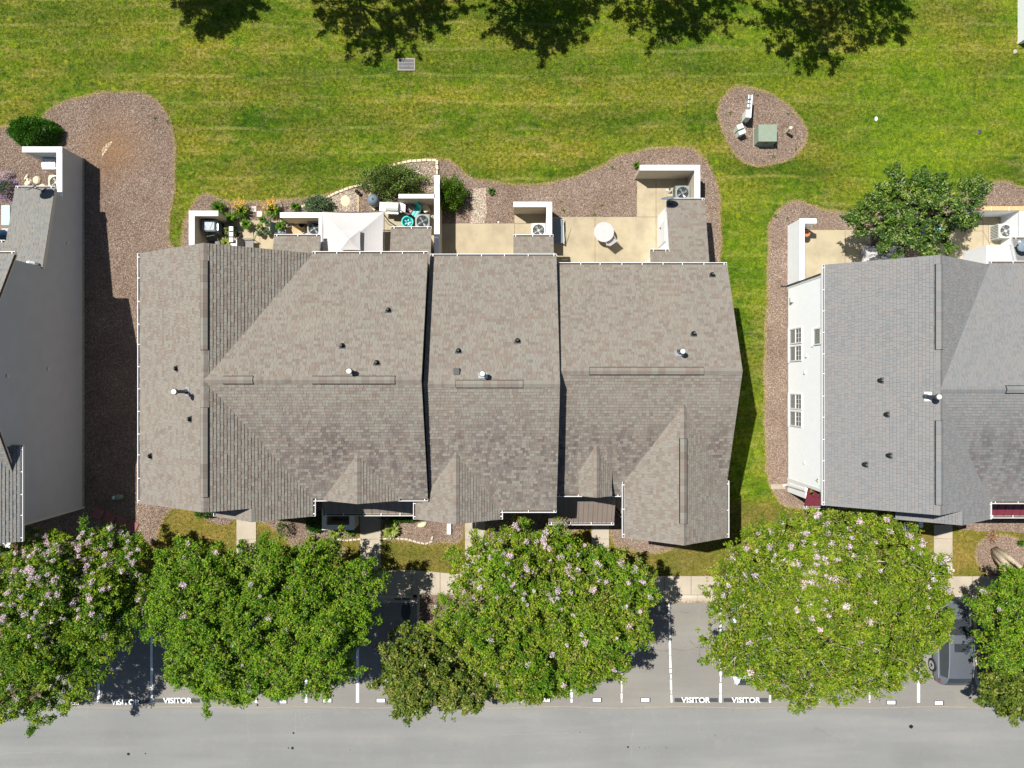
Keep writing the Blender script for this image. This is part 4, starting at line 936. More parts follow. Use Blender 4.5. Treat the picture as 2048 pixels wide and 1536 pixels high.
r.face([(hxm, hr, Zg), (XR, hr, Zg), (XR, hyB, Eg), (hx1, hyB, Eg)])
r.face([(hxm, hr, Zg), (XR, hr, Zg), (XR, hyF, Eg), (hx1, hyF, Eg)])
r.finish()
for a, b, s_ in (((hxm, hyN, Zg), (hxm, 5.2, Zg), .67), ((hxm, 1.5, Zg), (hxm, -1.6, Zg), .67), ((hxm, -5.25, Zg), (hxm, hyS, Zg), .67), ((hxm, hr, Zg), (21.45, hr, Zg), .46), ((sx, hyS, SZ), (sx, sy, SZ), .66)): ridge_caps(t4, a, b, GR, s_)
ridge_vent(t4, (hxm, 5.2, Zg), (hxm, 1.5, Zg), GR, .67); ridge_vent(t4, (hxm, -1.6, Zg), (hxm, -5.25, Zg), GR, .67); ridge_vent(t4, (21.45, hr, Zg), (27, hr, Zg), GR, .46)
gutter(t4, (hx0, hyS), (hx0, hyN), Eg, (-1, 0)); gutter(t4, (hx1, hyB), (XR, hyB), Eg, (0, 1)); gutter(t4, (hx1 + .13, hyF), (26, hyF), Eg, (0, -1)); gutter(t4, (hx1, sy), (hx1, hyF - .02), Eg, (1, 0))
for a, b in (((hx0, hyN, Eg), (hxm, hyN, Zg)), ((hxm, hyN, Zg), (hx1, hyN, Eg))): rake_trim(t4, a, b, side=(0, 1))
rake_trim(t4, (hx0, hyS, Eg), (hxm, hyS, Zg), side=(0, -1)); rake_trim(t4, (18.0, sy, Eg), (sx, sy, SZ), side=(0, -1)); rake_trim(t4, (sx, sy, SZ), (hx1, sy, Eg), side=(0, -1))
hw = 15.1
wall_poly(t4, [(hw, -5.2, 5.7), (hw, 5.3, 5.7)], -.1, -.2, 'white_siding'); siding(t4, [(hw, 5.3, 5.7), (hw, -5.2, 5.7)], .18, (-1, 0), 'white_siding')
MB().box(hw - .03, hw - .001, -5.2, 5.3, -.08, .175).build('foundation', 'foundation', t4, world=True)
wall_poly(t4, [(hw, 5.3, 5.7), (hxm, 5.3, 8.1), (hx1 - .4, 5.3, 5.7), (XR, 5.3, 5.7)], -.1, -.2, 'white_siding'); wall_poly(t4, [(hw, -5.2, 5.7), (hxm, -5.2, 8.0), (hx1 - .4, -5.2, 5.7), (XR, -5.1, 5.7)], -.1, .2, 'white_siding')
wall_poly(t4, [(18.4, -6.05, 5.7), (sx, -6.05, 7.0), (22.05, -6.05, 5.7)], -.1, .2, 'white_siding'); wall_poly(t4, [(22.05, -6.0, 5.7), (22.05, -5.1, 5.7)], -.1, .2, 'white_siding'); wall_poly(t4, [(18.4, -6.0, 5.7), (18.4, -5.2, 5.7)], -.1, -.2, 'white_siding')
MB().box(hw - .035, hw - .0005, 5.22, 5.32, .0, 5.68).build('corner_board', 'white_paint', t4, world=True); MB().box(hw - .035, hw - .0005, -5.28, -5.13, .0, 5.68).build('corner_board', 'white_paint', t4, world=True)
for y0_, y1_, z0_, z1_ in ((2.13, 2.98, .38, 2.12), (1.20, 2.05, .38, 2.12), (-1.35, -.50, .38, 2.12), (-2.27, -1.42, .38, 2.12), (1.92, 2.77, 3.55, 5.25)): window(t4, hw - .016, y0_, y1_, z0_, z1_)
MB().box(hw - .18, hw - .016, W(0, 600, .9)[1] - .12, W(0, 600, .9)[1] + .12, .72, .95).build('dryer_vent', 'ac_light', t4, world=True)
for px, py, z_ in ((1617, 712, 2.7), (1616, 745, 2.5), (1613, 925, 2.45)): MB().box(hw - .10, hw - .016, W(0, py, z_)[1] - .06, W(0, py, z_)[1] + .06, z_ - .06, z_ + .05).build('wall_vent', 'grey_trim', t4, world=True)
# downpipe at the north corner and at the front
MB().tube([(hw - .06, 5.36, 5.6), (hw - .06, 5.36, .15), (hw - .4, 5.36, .1)], .045, 8).build('downspout', 'charcoal', t4, world=True)
MB().tube([(hw - .06, -5.45, 2.7), (hw - .08, -5.5, .25), (hw - .25, -5.55, .1)], .08, 8).build('downspout', 'white_paint', t4, world=True)
for (X, Y) in [W(1770+k*0, 0, 0) for k in ()]: pass
z4 = lambda x: Eg + (x - hx0) * (Zg - Eg) / (hxm - hx0)
for px, py in ((1760, 761), (1772, 829), (1777, 911), (1729, 929)):
    z = 7
    for _ in range(6): z = z4(W(px, py, z)[0])
    pipe_boot(t4, px, py, z, SL(-.67, 0))
z = 8
for _ in range(6): z = z4(W(1852, 793, z)[0])
flue(t4, 1852, 793, z, SL(-.67, 0), 1.0)
metal_roof(t4, 14.95, 18.2, -5.25, -6.25, 3.25, 2.75, 'burgundy_metal', seam=.4); metal_roof(t4, 22.1, 34, -5.15, -6.68, 3.7, 3.0, 'burgundy_metal', seam=.4)
MB().box(15.1, 18.3, -5.9, -5.25, -.1, 2.5).build('porch_wall', 'white_siding', t4, world=True)
MB().box(18.6, 18.8, -7.6, -6.1, -.1, 1.1).build('porch_wall', 'white_paint', t4, world=True); MB().box(21.6, 21.82, -7.6, -6.1, -.1, 1.3).build('porch_wall', 'white_paint', t4, world=True); MB().box(18.8, 21.6, -7.75, -7.6, -.1, 1.3).build('porch_wall', 'white_paint', t4, world=True)
shed_roof(t4, 25.6, 30, 5.4, 7.4, 2.7, 3.3, GR, 'white_siding')
sd = MB().box(24.6, 25.8, 6.0, 7.2, -.1, 2.2).build('shed_door', 'white_paint', t4, world=True)

# ================= left hand house (grey green roof, taupe end wall)
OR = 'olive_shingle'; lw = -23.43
t5 = thing('townhouse', 'house at the left edge showing mostly a tall taupe clapboard end wall', 'townhouse', (-28, 0, 0))
r = Roof(t5, OR); lx = -23.34; LX = -36; El = 5.8; Zl = 8.45; lyB, lyr, lyF = 6.1, .9, -4.1
r.face([(LX, lyB, El), (lx, lyB, El), (lx, lyr, Zl), (LX, lyr, Zl)]); r.face([(LX, lyr, Zl), (lx, lyr, Zl), (lx, lyF, 5.95), (LX, lyF, 5.95)])
r.face([(-23.1, -2.86, 5.8), (-23.1, -7.4, 5.8), (-26.0, -7.4, 7.6), (-26.0, -2.86, 7.6)])
r.finish(single=120)
gutter(t5, (LX, lyB), (lx, lyB), El, (0, 1)); gutter(t5, (-23.1, -7.4), (-23.1, -2.86), 5.8, (1, 0))
rake_trim(t5, (lx, lyB, El), (lx, lyr, Zl), 'grey_trim', .2); rake_trim(t5, (lx, lyr, Zl), (lx, lyF, 5.95), 'grey_trim', .2); rake_trim(t5, (-23.1, -7.4, 5.8), (-26, -7.4, 7.6), 'grey_trim', .2, (0, -1))
prof = [(lw, 5.85, 5.75), (lw, .9, 8.2), (lw, -2.9, 6.2), (lw, -2.92, 5.72), (lw, -6.72, 5.72)]
wall_poly(t5, prof, .2, -.2, 'taupe_siding'); siding(t5, prof, .26, (1, 0), 'taupe_siding', e=.13)
MB().box(lw - .2, lw + .012, -6.72, 5.85, -.2, .25).build('foundation', 'foundation', t5, world=True)
MB().box(lw - .02, lw + .03, -6.80, -6.70, .0, 5.72).build('corner_board', 'grey_trim', t5, world=True)
for px, py, z_ in ((95, 738, 3.2), (10, 752, 6.2), (131, 487, 1.6)): MB().box(lw + .016, lw + .07, W(0, py, z_)[1] - .09, W(0, py, z_)[1] + .09, z_ - .09, z_ + .09).build('wall_vent', 'grey_trim', t5, world=True)
wall_poly(t5, [(LX, 5.8, 5.7), (lw - .1, 5.8, 5.7)], -.1, -.2, 'taupe_siding'); wall_poly(t5, [(LX, -6.72, 5.7), (-26, -6.72, 7.3), (lw - .1, -6.72, 5.7)], -.1, .2, 'taupe_siding')
rs = Roof(t5, OR, 'shed_roof'); lz = lambda y: 2.73 + (10.0 - y) * .235
rs.face([(-25.4, 10.0, lz(10)), (-23.36, 10.0, lz(10)), (-23.36, 5.75, lz(5.75)), (-30, 5.75, lz(5.75)), (-30, 7.1, lz(7.1)), (-25.4, 7.1, lz(7.1))], below=.08); rs.finish(single=60, base_mat='grey_trim')
gutter(t5, (-25.4, 10.0), (-23.36, 10.0), lz(10), (0, 1)); gutter(t5, (-30, 7.1), (-25.45, 7.1), lz(7.1), (0, 1)); rake_trim(t5, (-23.36, 10.0, lz(10)), (-23.36, 5.75, lz(5.75)), 'grey_trim', .2)
sp = [(lw, 9.8, 2.66), (lw, 5.85, 3.6)]; wall_poly(t5, sp, .2, -.2, 'taupe_siding'); siding(t5, sp, .26, (1, 0), 'taupe_siding', e=.13); MB().box(lw - .2, lw + .012, 5.85, 12.35, -.2, .25).build('foundation', 'foundation', t5, world=True)
MB().box(-25.2, lw - .2, 5.9, 9.75, -.1, 2.6).build('shed_wall', 'cream_siding', t5, world=True)
MB().tube([(-23.62, 5.98, 3.6), (-23.62, 5.98, 4.0), (-23.75, 6.0, 4.12), (-23.9, 6.0, 4.05)], .07, 10).build('vent_elbow', 'white_paint', t5, world=True)
# louvred porch rail and dark lattice at the lower left corner
pr = thing('porch_screen', 'white slatted porch screen with brown lattice beside it, under the left roof edge', 'screen', (-24.2, -8.0, 0))
MB().box(*sorted((W(-10, 0, 2.4)[0], W(20, 0, 2.4)[0])), W(0, 1110, 2.4)[1], W(0, 1083, 2.4)[1], 2.3, 2.34).build('panel', 'wood_tan', pr, world=True)
for i in range(9):
    y = W(0, 1084 + i * 3.2, 2.4)[1]; MB().box(W(-12, 0, 2.4)[0], W(22, 0, 2.4)[0], y - .02, y + .03, 2.35, 2.42, rz=-.15).build('slat', 'white_paint', pr, world=True)
for i in range(6):
    y = W(0, 1084 + i * 4, 1.2)[1]; MB().box(W(24, 0, 1.2)[0], W(42, 0, 1.2)[0], y - .03, y + .03, 1.2, 1.25, rz=-.6).build('lattice_strip', 'soil', pr, world=True)
MB().box(W(24, 0, 1.2)[0], W(42, 0, 1.2)[0], W(0, 1112, 1)[1], W(0, 1082, 1)[1], 1.1, 1.15).build('lattice_back', 'vent_black', pr, world=True)
# far top right corner: white wall of the next row
t6 = thing('garden_wall', 'white clapboard wall of the next row poking in at the upper right corner', 'wall', (27.9, 20, 0))
MB().box(27.72, 27.95, W(0, 88, 0)[1], 24, -.1, 1.75).build('wall', 'white_siding', t6, world=True); MB().box(27.70, 27.98, W(0, 88, 0)[1] - .02, 24, 1.752, 1.8).build('cap', 'white_paint', t6, world=True)

# ------------------------------------------------------------------ patio privacy walls
def privacy_wall(label, boxes, h=1.8, m='cream_siding', side_white=None, grp='patio privacy walls'):
    cx = sum((b[0] + b[1]) / 2 for b in boxes) / len(boxes); cy = sum((b[2] + b[3]) / 2 for b in boxes) / len(boxes)
    t = thing('privacy_wall', label, 'wall', (cx, cy, 0), group=grp)
    for x0, x1, y0, y1 in boxes:
        MB().box(x0, x1, y0, y1, -.1, h - .06).build('wall', m, t, world=True)
        MB().box(x0 - .025, x1 + .025, y0 - (.025 if y1 == max(b[3] for b in boxes) and (x1 - x0) > (y1 - y0) else 0), y1 + .025 * (1 if y1 == max(b[3] for b in boxes) else 0), h - .058, h).build('cap', 'white_paint', t, world=True)
    return t
privacy_wall('white capped patio wall wrapping the dark covered grill', [(-16.9, -15.42, 8.83, 9.05), (-16.9, -16.66, 5.9, 8.828)])
privacy_wall('white capped patio wall touching the left edge of the white canopy', [(-12.13, -9.86, 8.74, 8.96), (-10.1, -9.86, 6.6, 8.738)])
privacy_wall('tall white capped wall between the turquoise clutter and the bright green shrub', [(-4.05, -3.82, 5.9, 10.92), (-5.92, -4.052, 9.73, 9.95)])
privacy_wall('small L shaped white capped wall around the white air conditioner', [(.1, 2.07, 9.3, 9.52), (1.83, 2.07, 7.5, 9.298)])
privacy_wall('large L shaped white capped wall around the dark air conditioner', [(6.72, 9.83, 11.22, 11.45), (9.59, 9.83, 9.3, 11.218)])
privacy_wall('white clapboard patio wall beside the terracotta planter', [(15.1, 15.95, 8.45, 8.66), (15.1, 15.32, 5.35, 8.448)], 1.75, 'white_siding')
privacy_wall('grey capped wall at the corner of the left house sheltering a covered grill', [(-25.45, -23.42, 12.08, 12.32), (-23.66, -23.42, 9.6, 12.078)], 2.08, 'taupe_siding')
privacy_wall('white patio wall topped with tan planks at the right edge', [(24.3, 28, 9.15, 9.33), (26.75, 26.95, 5.5, 9.148)], 1.6, 'white_siding')
for i in range(4): tag(MB().box(24.35 + i * .92, 25.22 + i * .92, 9.13, 9.35, 1.603, 1.64).build('plank', 'tan_plank', bpy.data.objects['privacy_wall.007'], world=True))
# shaded low enclosure in front of the porch of the left section
en = thing('porch_enclosure', 'small roofless white walled enclosure in shade in front of the brown metal porch roof', 'enclosure', (-9.2, -7, 0))
for a in ((-10.03, -9.83, -7.7, -6.0), (-8.6, -8.38, -7.7, -6.0), (-9.83, -8.6, -7.7, -7.48)): MB().box(*a, -.1, 1.34).build('wall', 'cream_siding', en, world=True)
for a in ((-10.06, -9.81, -7.73, -6.0), (-8.62, -8.35, -7.73, -6.0), (-9.81, -8.62, -7.73, -7.46)): MB().box(*a, 1.342, 1.40).build('cap', 'white_paint', en, world=True)
# ------------------------------------------------------------------ air conditioners
def ac_unit(label, px, py, body, h=.78, s=.78, rz=0, fan='fan_metal', hole='vent_black', z0=.055):
    X, Y = W(px, py, h); t = thing('air_conditioner', label, 'air conditioner', (X, Y, z0), rz, 'air conditioners on the patios'); a = s / 2
    MB().box(-a - .07, a + .07, -a - .07, a + .07, 0, .06).build('pad', 'walk_concrete', t)
    MB().box(-a + .02, a - .02, -a + .02, a - .02, .06, h - .08).build('coil', 'vent_black', t)
    n = 9; sl = None
    for sd in range(4):
        mb = MB()
        for i in range(n):
            q = -a + .06 + (s - .12) * i / (n - 1); mb.box(q - .022, q + .022, -a, -a + .016, .08, h - .08)
        o = mb.build('louvre_panel', body, t); o.rotation_euler = (0, 0, sd * math.pi / 2)
    for sx in (-1, 1):
        for sy_ in (-1, 1): MB().box(*sorted((sx * a, sx * (a - .05))), *sorted((sy_ * a, sy_ * (a - .05))), .06, h - .07).build('corner_post', body, t)
    # lid with a round opening
    N = 32; ro = a * .80; vs = []; fs = []
    def sq(k):
        c, s_ = math.cos(2 * math.pi * (k + .5) / N), math.sin(2 * math.pi * (k + .5) / N); m = 1 / max(abs(c), abs(s_)); m = min(m, 1.25)
        return c * a * m, s_ * a * m
    for k in range(N):
        X1, Y1 = sq(k); c, s_ = math.cos(2 * math.pi * (k + .5) / N), math.sin(2 * math.pi * (k + .5) / N)
        vs += [(X1, Y1, h - .08), (X1 * .985, Y1 * .985, h - .01), (c * ro * 1.02, s_ * ro * 1.02, h), (c * ro * .97, s_ * ro * .97, h - .12)]
    for k in range(N):
        b, d = 4 * k, 4 * ((k + 1) % N)
        for j in range(3): fs.append((b + j, d + j, d + j + 1, b + j + 1))
    MB().mesh(vs, fs).build('lid', body, t)
    MB().lathe([(ro, h - .13), (.0, h - .13)], n=24).build('well', hole, t)
    g = MB()
    for k in range(1, 7): r_ = ro * k / 6.3; g.tube([(r_ * math.cos(q), r_ * math.sin(q), h + .003) for q in np.linspace(0, 2 * math.pi, 25)], .003, 4, cap=False)
    for k in range(10): c, s_ = math.cos(k * math.pi / 5), math.sin(k * math.pi / 5); g.tube([(c * .05, s_ * .05, h + .006), (c * ro, s_ * ro, h + .004)], .004, 4)
    g.build('guard', body, t)
    for k in range(4):
        a0_ = k * math.pi / 2 + .4; mb = MB(); mb.mesh([(math.cos(a0_) * .05, math.sin(a0_) * .05, h - .07), (math.cos(a0_ - .30) * ro * .88, math.sin(a0_ - .30) * ro * .88, h - .10), (math.cos(a0_ + .35) * ro * .88, math.sin(a0_ + .35) * ro * .88, h - .045)], [(0, 1, 2)])
        mb.build('fan_blade', fan, t)
    MB().lathe([(.075, h - .10), (.075, h - .03), (.05, h - .015), (0, h - .015)], n=14).build('hub', body, t)
    return t
ac_unit('white air conditioner inside the small L shaped patio wall', 1077, 461, 'ac_light')
ac_unit('dark air conditioner with shiny fan beside the satellite dish', 1365, 386, 'ac_grey')
ac_unit('grey air conditioner beside the turquoise bin', 845, 443, 'ac_grey')
ac_unit('grey air conditioner tucked left of the white canopy', 629, 457, 'ac_grey')
ac_unit('pale air conditioner with ribbed side on the far right patio', 2011, 462, 'ac_light')
ac_unit('pale air conditioner half hidden by the wall of the left house', 112, 365, 'beige_plastic')

# ------------------------------------------------------------------ satellite dishes
def dish(label, px, py, h, mount, az, tilt, z_roof):
    X, Y = W(px, py, h); mx, my = W(*mount, z_roof)
    t = thing('satellite_dish', label, 'satellite dish', (mx, my, z_roof), group='satellite dishes on the shed roofs')
    d = Vector((math.cos(az) * math.cos(tilt), math.sin(az) * math.cos(tilt), math.sin(tilt))); u = d.cross(Vector((0, 0, 1))).normalized(); v = u.cross(d); C = Vector((X - mx, Y - my, h - z_roof)); vs = []; fs = []; N = 20
    for j, r in enumerate((0, .12, .24, .33)):
        for k in range(N):
            a = 2 * math.pi * k / N; vs.append(tuple(C + u * r * 1.12 * math.cos(a) + v * r * math.sin(a) + d * (r * r * .55)))
    for j in range(3):
        for k in range(N): fs.append((j * N + k, j * N + (k + 1) % N, (j + 1) * N + (k + 1) % N, (j + 1) * N + k))
    o = MB().mesh(vs, fs).build('reflector', 'steel_blue', t, smooth=True); sm = o.modifiers.new('shell', 'SOLIDIFY'); sm.thickness = .012
    MB().tube([(0, 0, -.05), (0, 0, .22), tuple(C - d * .02)], .024, 8).build('mast', 'charcoal', t)
    MB().tube([tuple(C - v * .32), tuple(C + d * .42 - v * .12)], .014, 6).build('arm', 'galvanised', t)
    e = C + d * .42 - v * .12; MB().box(e.x - .04, e.x + .04, e.y - .04, e.y + .04, e.z - .05, e.z + .05).build('receiver', 'white_paint', t)
    MB().box(-.12, .12, -.08, .08, -.02, .03).build('foot', 'charcoal', t); return t
dish('blue grey satellite dish on the shed beside the dark air conditioner', 1337, 398, 3.35, (1341, 409), R(100), R(22), 2.75)
dish('blue grey satellite dish standing on the shed roof of the left house', 67, 375, 3.5, (84, 381), R(120), R(30), 2.8)
dish('dark satellite dish cut by the right edge of the picture', 2050, 490, 3.4, (2046, 496), R(160), R(35), 2.9)

# ------------------------------------------------------------------ utility island
cx, cy = W(1527, 275, 0)
t = thing('transformer_box', 'square green utility box on a concrete pad in the mulch island', 'utility box', (cx, cy, 0))
MB().box(-.58, .52, -.55, .50, -.05, .06).build('pad', 'walk_concrete', t)
MB().mesh([(-.56, -.50, .06), (.46, -.50, .06), (.46, .44, .06), (-.56, .44, .06), (-.50, -.42, .68), (.46, -.42, .68), (.46, .44, .68), (-.50, .44, .68)], [(0, 1, 5, 4), (1, 2, 6, 5), (2, 3, 7, 6), (3, 0, 4, 7)]).build('cabinet', 'utility_green', t)
MB().box(-.52, .48, -.46, .46, .682, .73).build('lid', 'utility_green', t, bevel=.01)
MB().box(-.012, .012, -.475, -.462, .18, .6).build('door_seam', 'charcoal', t); MB().box(-.1, .06, -.50, -.478, .32, .36).build('latch', 'galvanised', t)
# cable pedestals
cx, cy = W(1474, 268, 0)
t = thing('cable_pedestal', 'pale green twin hooded utility pedestal leaning left of the green box', 'utility pedestal', (cx, cy, 0), R(22))
for i, (dx_, dy_, w_, l_, h_) in enumerate(((0, .16, .30, .22, .78), (.05, -.10, .34, .24, .62))):
    MB().box(dx_ - w_ / 2, dx_ + w_ / 2, dy_ - l_ / 2, dy_ + l_ / 2, 0, h_ - .05).build('cabinet', 'pedestal_green', t, bevel=.02)
    MB().box(dx_ - w_ / 2 - .02, dx_ + w_ / 2 + .02, dy_ - l_ / 2 - .02, dy_ + l_ / 2 + .02, h_ - .048, h_).build('hood', 'pedestal_green', t, bevel=.015)
cx, cy = W(1489, 225, 0)
t = thing('cable_stand', 'narrow white post with small utility cabinets at the top of the mulch island', 'utility post', (cx, cy, 0), R(-4))
MB().box(.05, .10, -.62, .62, 0, .95).build('backboard', 'white_paint', t)
for y0_, y1_, h0, h1, w_ in ((-.62, -.20, .25, .95, .24), (-.05, .12, .55, .90, .16), (.18, .34, .55, .88, .15), (.38, .60, .6, .95, .17)):
    MB().box(.05 - w_, .049, y0_, y1_, h0, h1).build('cabinet', 'pedestal_green' if w_ > .2 else 'galvanised', t, bevel=.012)
MB().tube([(.02, -.4, .3), (-.1, -.45, .12), (-.18, -.55, 0)], .025, 6).build('conduit', 'beige_plastic', t); MB().tube([(.12, -.1, .5), (.2, -.2, .2), (.15, -.3, 0)], .012, 5).build('cable', 'charcoal', t)
cx, cy = W(1571, 266, 0)
t = thing('marker_post', 'short beige capped pipe post at the right of the mulch island', 'post', (cx, cy, 0))
MB().lathe([(.075, 0), (.075, .72), (.0, .72)], n=14).build('pipe', 'beige_plastic', t); MB().lathe([(.095, .66), (.10, .80), (.06, .86), (0, .87)], n=14).build('cap', 'beige_plastic', t)

# ------------------------------------------------------------------ drain grates
def grate(label, px, py, w, l, nx, ny, z, m, frame, deep=True):
    X, Y = W(px, py, z); t = thing('drain_grate', label, 'drain grate', (X, Y, z))
    MB().box(-w / 2, w / 2, -l / 2, l / 2, -.002, .004).build('pit', 'vent_black', t)
    for a in ((-w / 2 - .06, -w / 2, -l / 2 - .06, l / 2 + .06), (w / 2, w / 2 + .06, -l / 2 - .06, l / 2 + .06), (-w / 2, w / 2, l / 2, l / 2 + .06), (-w / 2, w / 2, -l / 2 - .06, -l / 2)): MB().box(*a, -.05, .03).build('frame', frame, t)
    for i in range(nx): x_ = -w / 2 + w * (i + .5) / nx; MB().box(x_ - .014, x_ + .014, -l / 2, l / 2, .006, .03).build('bar', m, t)
    for i in range(ny): y_ = -l / 2 + l * (i + 1) / (ny + 1); MB().box(-w / 2, w / 2, y_ - .014, y_ + .014, .008, .0285).build('crossbar', m, t)
grate('steel barred storm drain grate set in the back lawn', 813, 129, .84, .56, 14, 2, .03, 'grate_steel', 'seam_grit')
X, Y = W(803, 1189, 0)
grate('dark storm drain grate at the kerb beside the middle parking island', 804, 1189, .72, .45, 10, 1, -.09, 'charcoal', 'charcoal')

# ------------------------------------------------------------------ white canopy
gx, gy2 = -8.26, 7.35; hw2 = 1.6
t = thing('gazebo', 'square white fabric canopy with a peaked top over the rear patio', 'canopy', (gx, gy2, .05))
def pyr(z0, z1, s, sag, seg=8):
    vs = []; fs = []; base = [(-s, -s), (s, -s), (s, s), (-s, s)]
    for side in range(4):
        A = Vector((*base[side], 0)); B = Vector((*base[(side + 1) % 4], 0)); b0 = len(vs)
        for i in range(seg + 1):
            f = i / seg
            for j in range(seg + 1):
                g_ = j / seg; p = A.lerp(B, g_) * (1 - f); mid = 1 - (2 * g_ - 1) ** 2
                z = z0 + (z1 - z0) * f - sag * math.sin(math.pi * f) * (.5 + .5 * mid); inward = 1 - .035 * mid * (1 - f)
                vs.append((p.x * inward, p.y * inward, z))
        for i in range(seg):
            for j in range(seg): q = b0 + i * (seg + 1) + j; fs.append((q, q + 1, q + seg + 2, q + seg + 1))
    return vs, fs
o = MB().mesh(*pyr(2.05, 2.75, hw2, .10)).build('canopy_cloth', 'canopy_fabric', t, smooth=False)
o = MB().mesh(*pyr(2.72, 2.98, .52, .03)).build('vent_cap', 'canopy_fabric', t); 
MB().mesh([( -.50, -.50, 2.70), (.50, -.50, 2.70), (.50, .50, 2.70), (-.50, .50, 2.70)], [(0, 1, 2, 3)]).build('vent_gap_shade', 'charcoal', t)  # dark sheet standing in for the shade in the gap below the vent cap
for sx_ in (-1, 1):
    for sy_ in (-1, 1): MB().tube([(sx_ * (hw2 - .06), sy_ * (hw2 - .06), 0), (sx_ * (hw2 - .06), sy_ * (hw2 - .06), 2.02)], .03, 8).build('pole', 'charcoal', t)
for a, b in (((-1, -1), (1, -1)), ((1, -1), (1, 1)), ((1, 1), (-1, 1)), ((-1, 1), (-1, -1))): MB().mesh([(a[0] * hw2, a[1] * hw2, 2.05), (b[0] * hw2, b[1] * hw2, 2.05), (b[0] * hw2, b[1] * hw2, 1.87), (a[0] * hw2, a[1] * hw2, 1.87)], [(0, 1, 2, 3)]).build('valance', 'canopy_fabric', t)

# ------------------------------------------------------------------ grills, bins, furniture
def rounded(mb, w, l, z0, z1, r=.06, top=.04, cx=0, cy=0, n=5):
    pts = []
    for (sx_, sy_, a0_) in ((1, 1, 0), (-1, 1, 90), (-1, -1, 180), (1, -1, 270)):
        for k in range(n + 1): a = R(a0_ + 90 * k / n); pts.append((sx_ * (w / 2 - r) + r * math.cos(a), sy_ * (l / 2 - r) + r * math.sin(a)))
    N = len(pts); vs = [(cx + x, cy + y, z0) for x, y in pts] + [(cx + x, cy + y, z1 - top) for x, y in pts] + [(cx + x * .93, cy + y * .93, z1) for x, y in pts]
    fs = [(i, (i + 1) % N, N + (i + 1) % N, N + i) for i in range(N)] + [(N + i, N + (i + 1) % N, 2 * N + (i + 1) % N, 2 * N + i) for i in range(N)] + [tuple(range(2 * N, 3 * N)), tuple(range(N))[::-1]]
    return mb.mesh(vs, fs)
def gas_grill(label, px, py, rz, lid, shelf, w=.68):
    X, Y = W(px, py, 1.05); t = thing('gas_grill', label, 'grill', (X, Y, .055), rz)
    rounded(MB(), w, .55, .55, .85).build('firebox', 'charcoal', t)
    vs = []; fs = []; N = 8
    for sx_ in (-w / 2, w / 2):
        for k in range(N + 1): a = math.pi * k / N; vs.append((sx_, .27 * math.cos(a), .86 + .26 * math.sin(a)))
    for k in range(N): fs.append((k, k + 1, N + 2 + k, N + 1 + k))
    fs += [tuple(range(N + 1))[::-1], tuple(range(N + 1, 2 * N + 2))]
    MB().mesh(vs, fs).build('lid', lid, t); MB().tube([(-w / 2 + .08, -.31, .98), (w / 2 - .08, -.31, .98)], .014, 6).build('handle', 'galvanised', t)
    MB().box(-w / 2 + .02, w / 2 - .02, -.36, -.28, .66, .84).build('control_panel', 'galvanised', t)
    for sx_ in (-1, 1): MB().box(*sorted((sx_ * (w / 2 + .01), sx_ * (w / 2 + .36))), -.25, .25, .80, .85).build('side_shelf', shelf, t, bevel=.02)
    for sx_ in (-1, 1):
        for sy_ in (-1, 1): MB().tube([(sx_ * (w / 2 - .04), sy_ * .2, 0), (sx_ * (w / 2 - .04), sy_ * .2, .56)], .02, 6).build('leg', 'charcoal', t)
    for sx_ in (-1, 1): MB().tube([(sx_ * (w / 2 - .01), .2, .08), (sx_ * (w / 2 + .02), .2, .08)], .08, 10).build('wheel', 'tyre', t)
    return t
gas_grill('silver gas grill with two pale side shelves below the big dark shrub', 784, 413, R(-3), 'ac_light', 'white_paint')
def covered_grill(label, px, py, rz, m='steel_blue', w=.78, l=.62, h=1.1):
    X, Y = W(px, py, h); t = thing('covered_grill', label, 'grill', (X, Y, .055), rz)
    rounded(MB(), w, l, .05, h - .06, .08, .05).build('cover', m, t, smooth=False); rounded(MB(), w * .9, l * .86, h - .058, h, .08, .035).build('cover_top', m, t)
    for s_ in (-1, 1): MB().tube([(s_ * w * .12, -l * .36, h + .006), (s_ * w * .36, l * .36, h + .006)], .008, 4).build('fold', 'charcoal', t)
    MB().box(w / 2 + .02, w / 2 + .06, -l * .38, l * .38, .86, .92).build('handle', 'galvanised', t)
    for s_ in (-1, 1): MB().tube([(w * .5, s_ * l * .35, .09), (w * .5 + .05, s_ * l * .35, .09)], .09, 10).build('wheel', 'tyre', t)
    return t
covered_grill('grey blue covered grill inside the left white capped wall', 417, 451, 0)
covered_grill('silver topped covered grill behind the wall of the left house', 98, 327, 0, 'galvanised', .8, .6)
# kettle grill under a dark cover
X, Y = W(746, 399, .7); t = thing('kettle_grill', 'round black covered kettle grill left of the silver grill', 'grill', (X, Y, 0))
MB().lathe([(.31, .10), (.33, .45), (.30, .70), (.17, .86), (.0, .92)], n=22).build('cover', 'steel_blue', t, smooth=True); MB().lathe([(.05, .9), (.05, .96), (0, .97)], n=8).build('handle', 'charcoal', t)
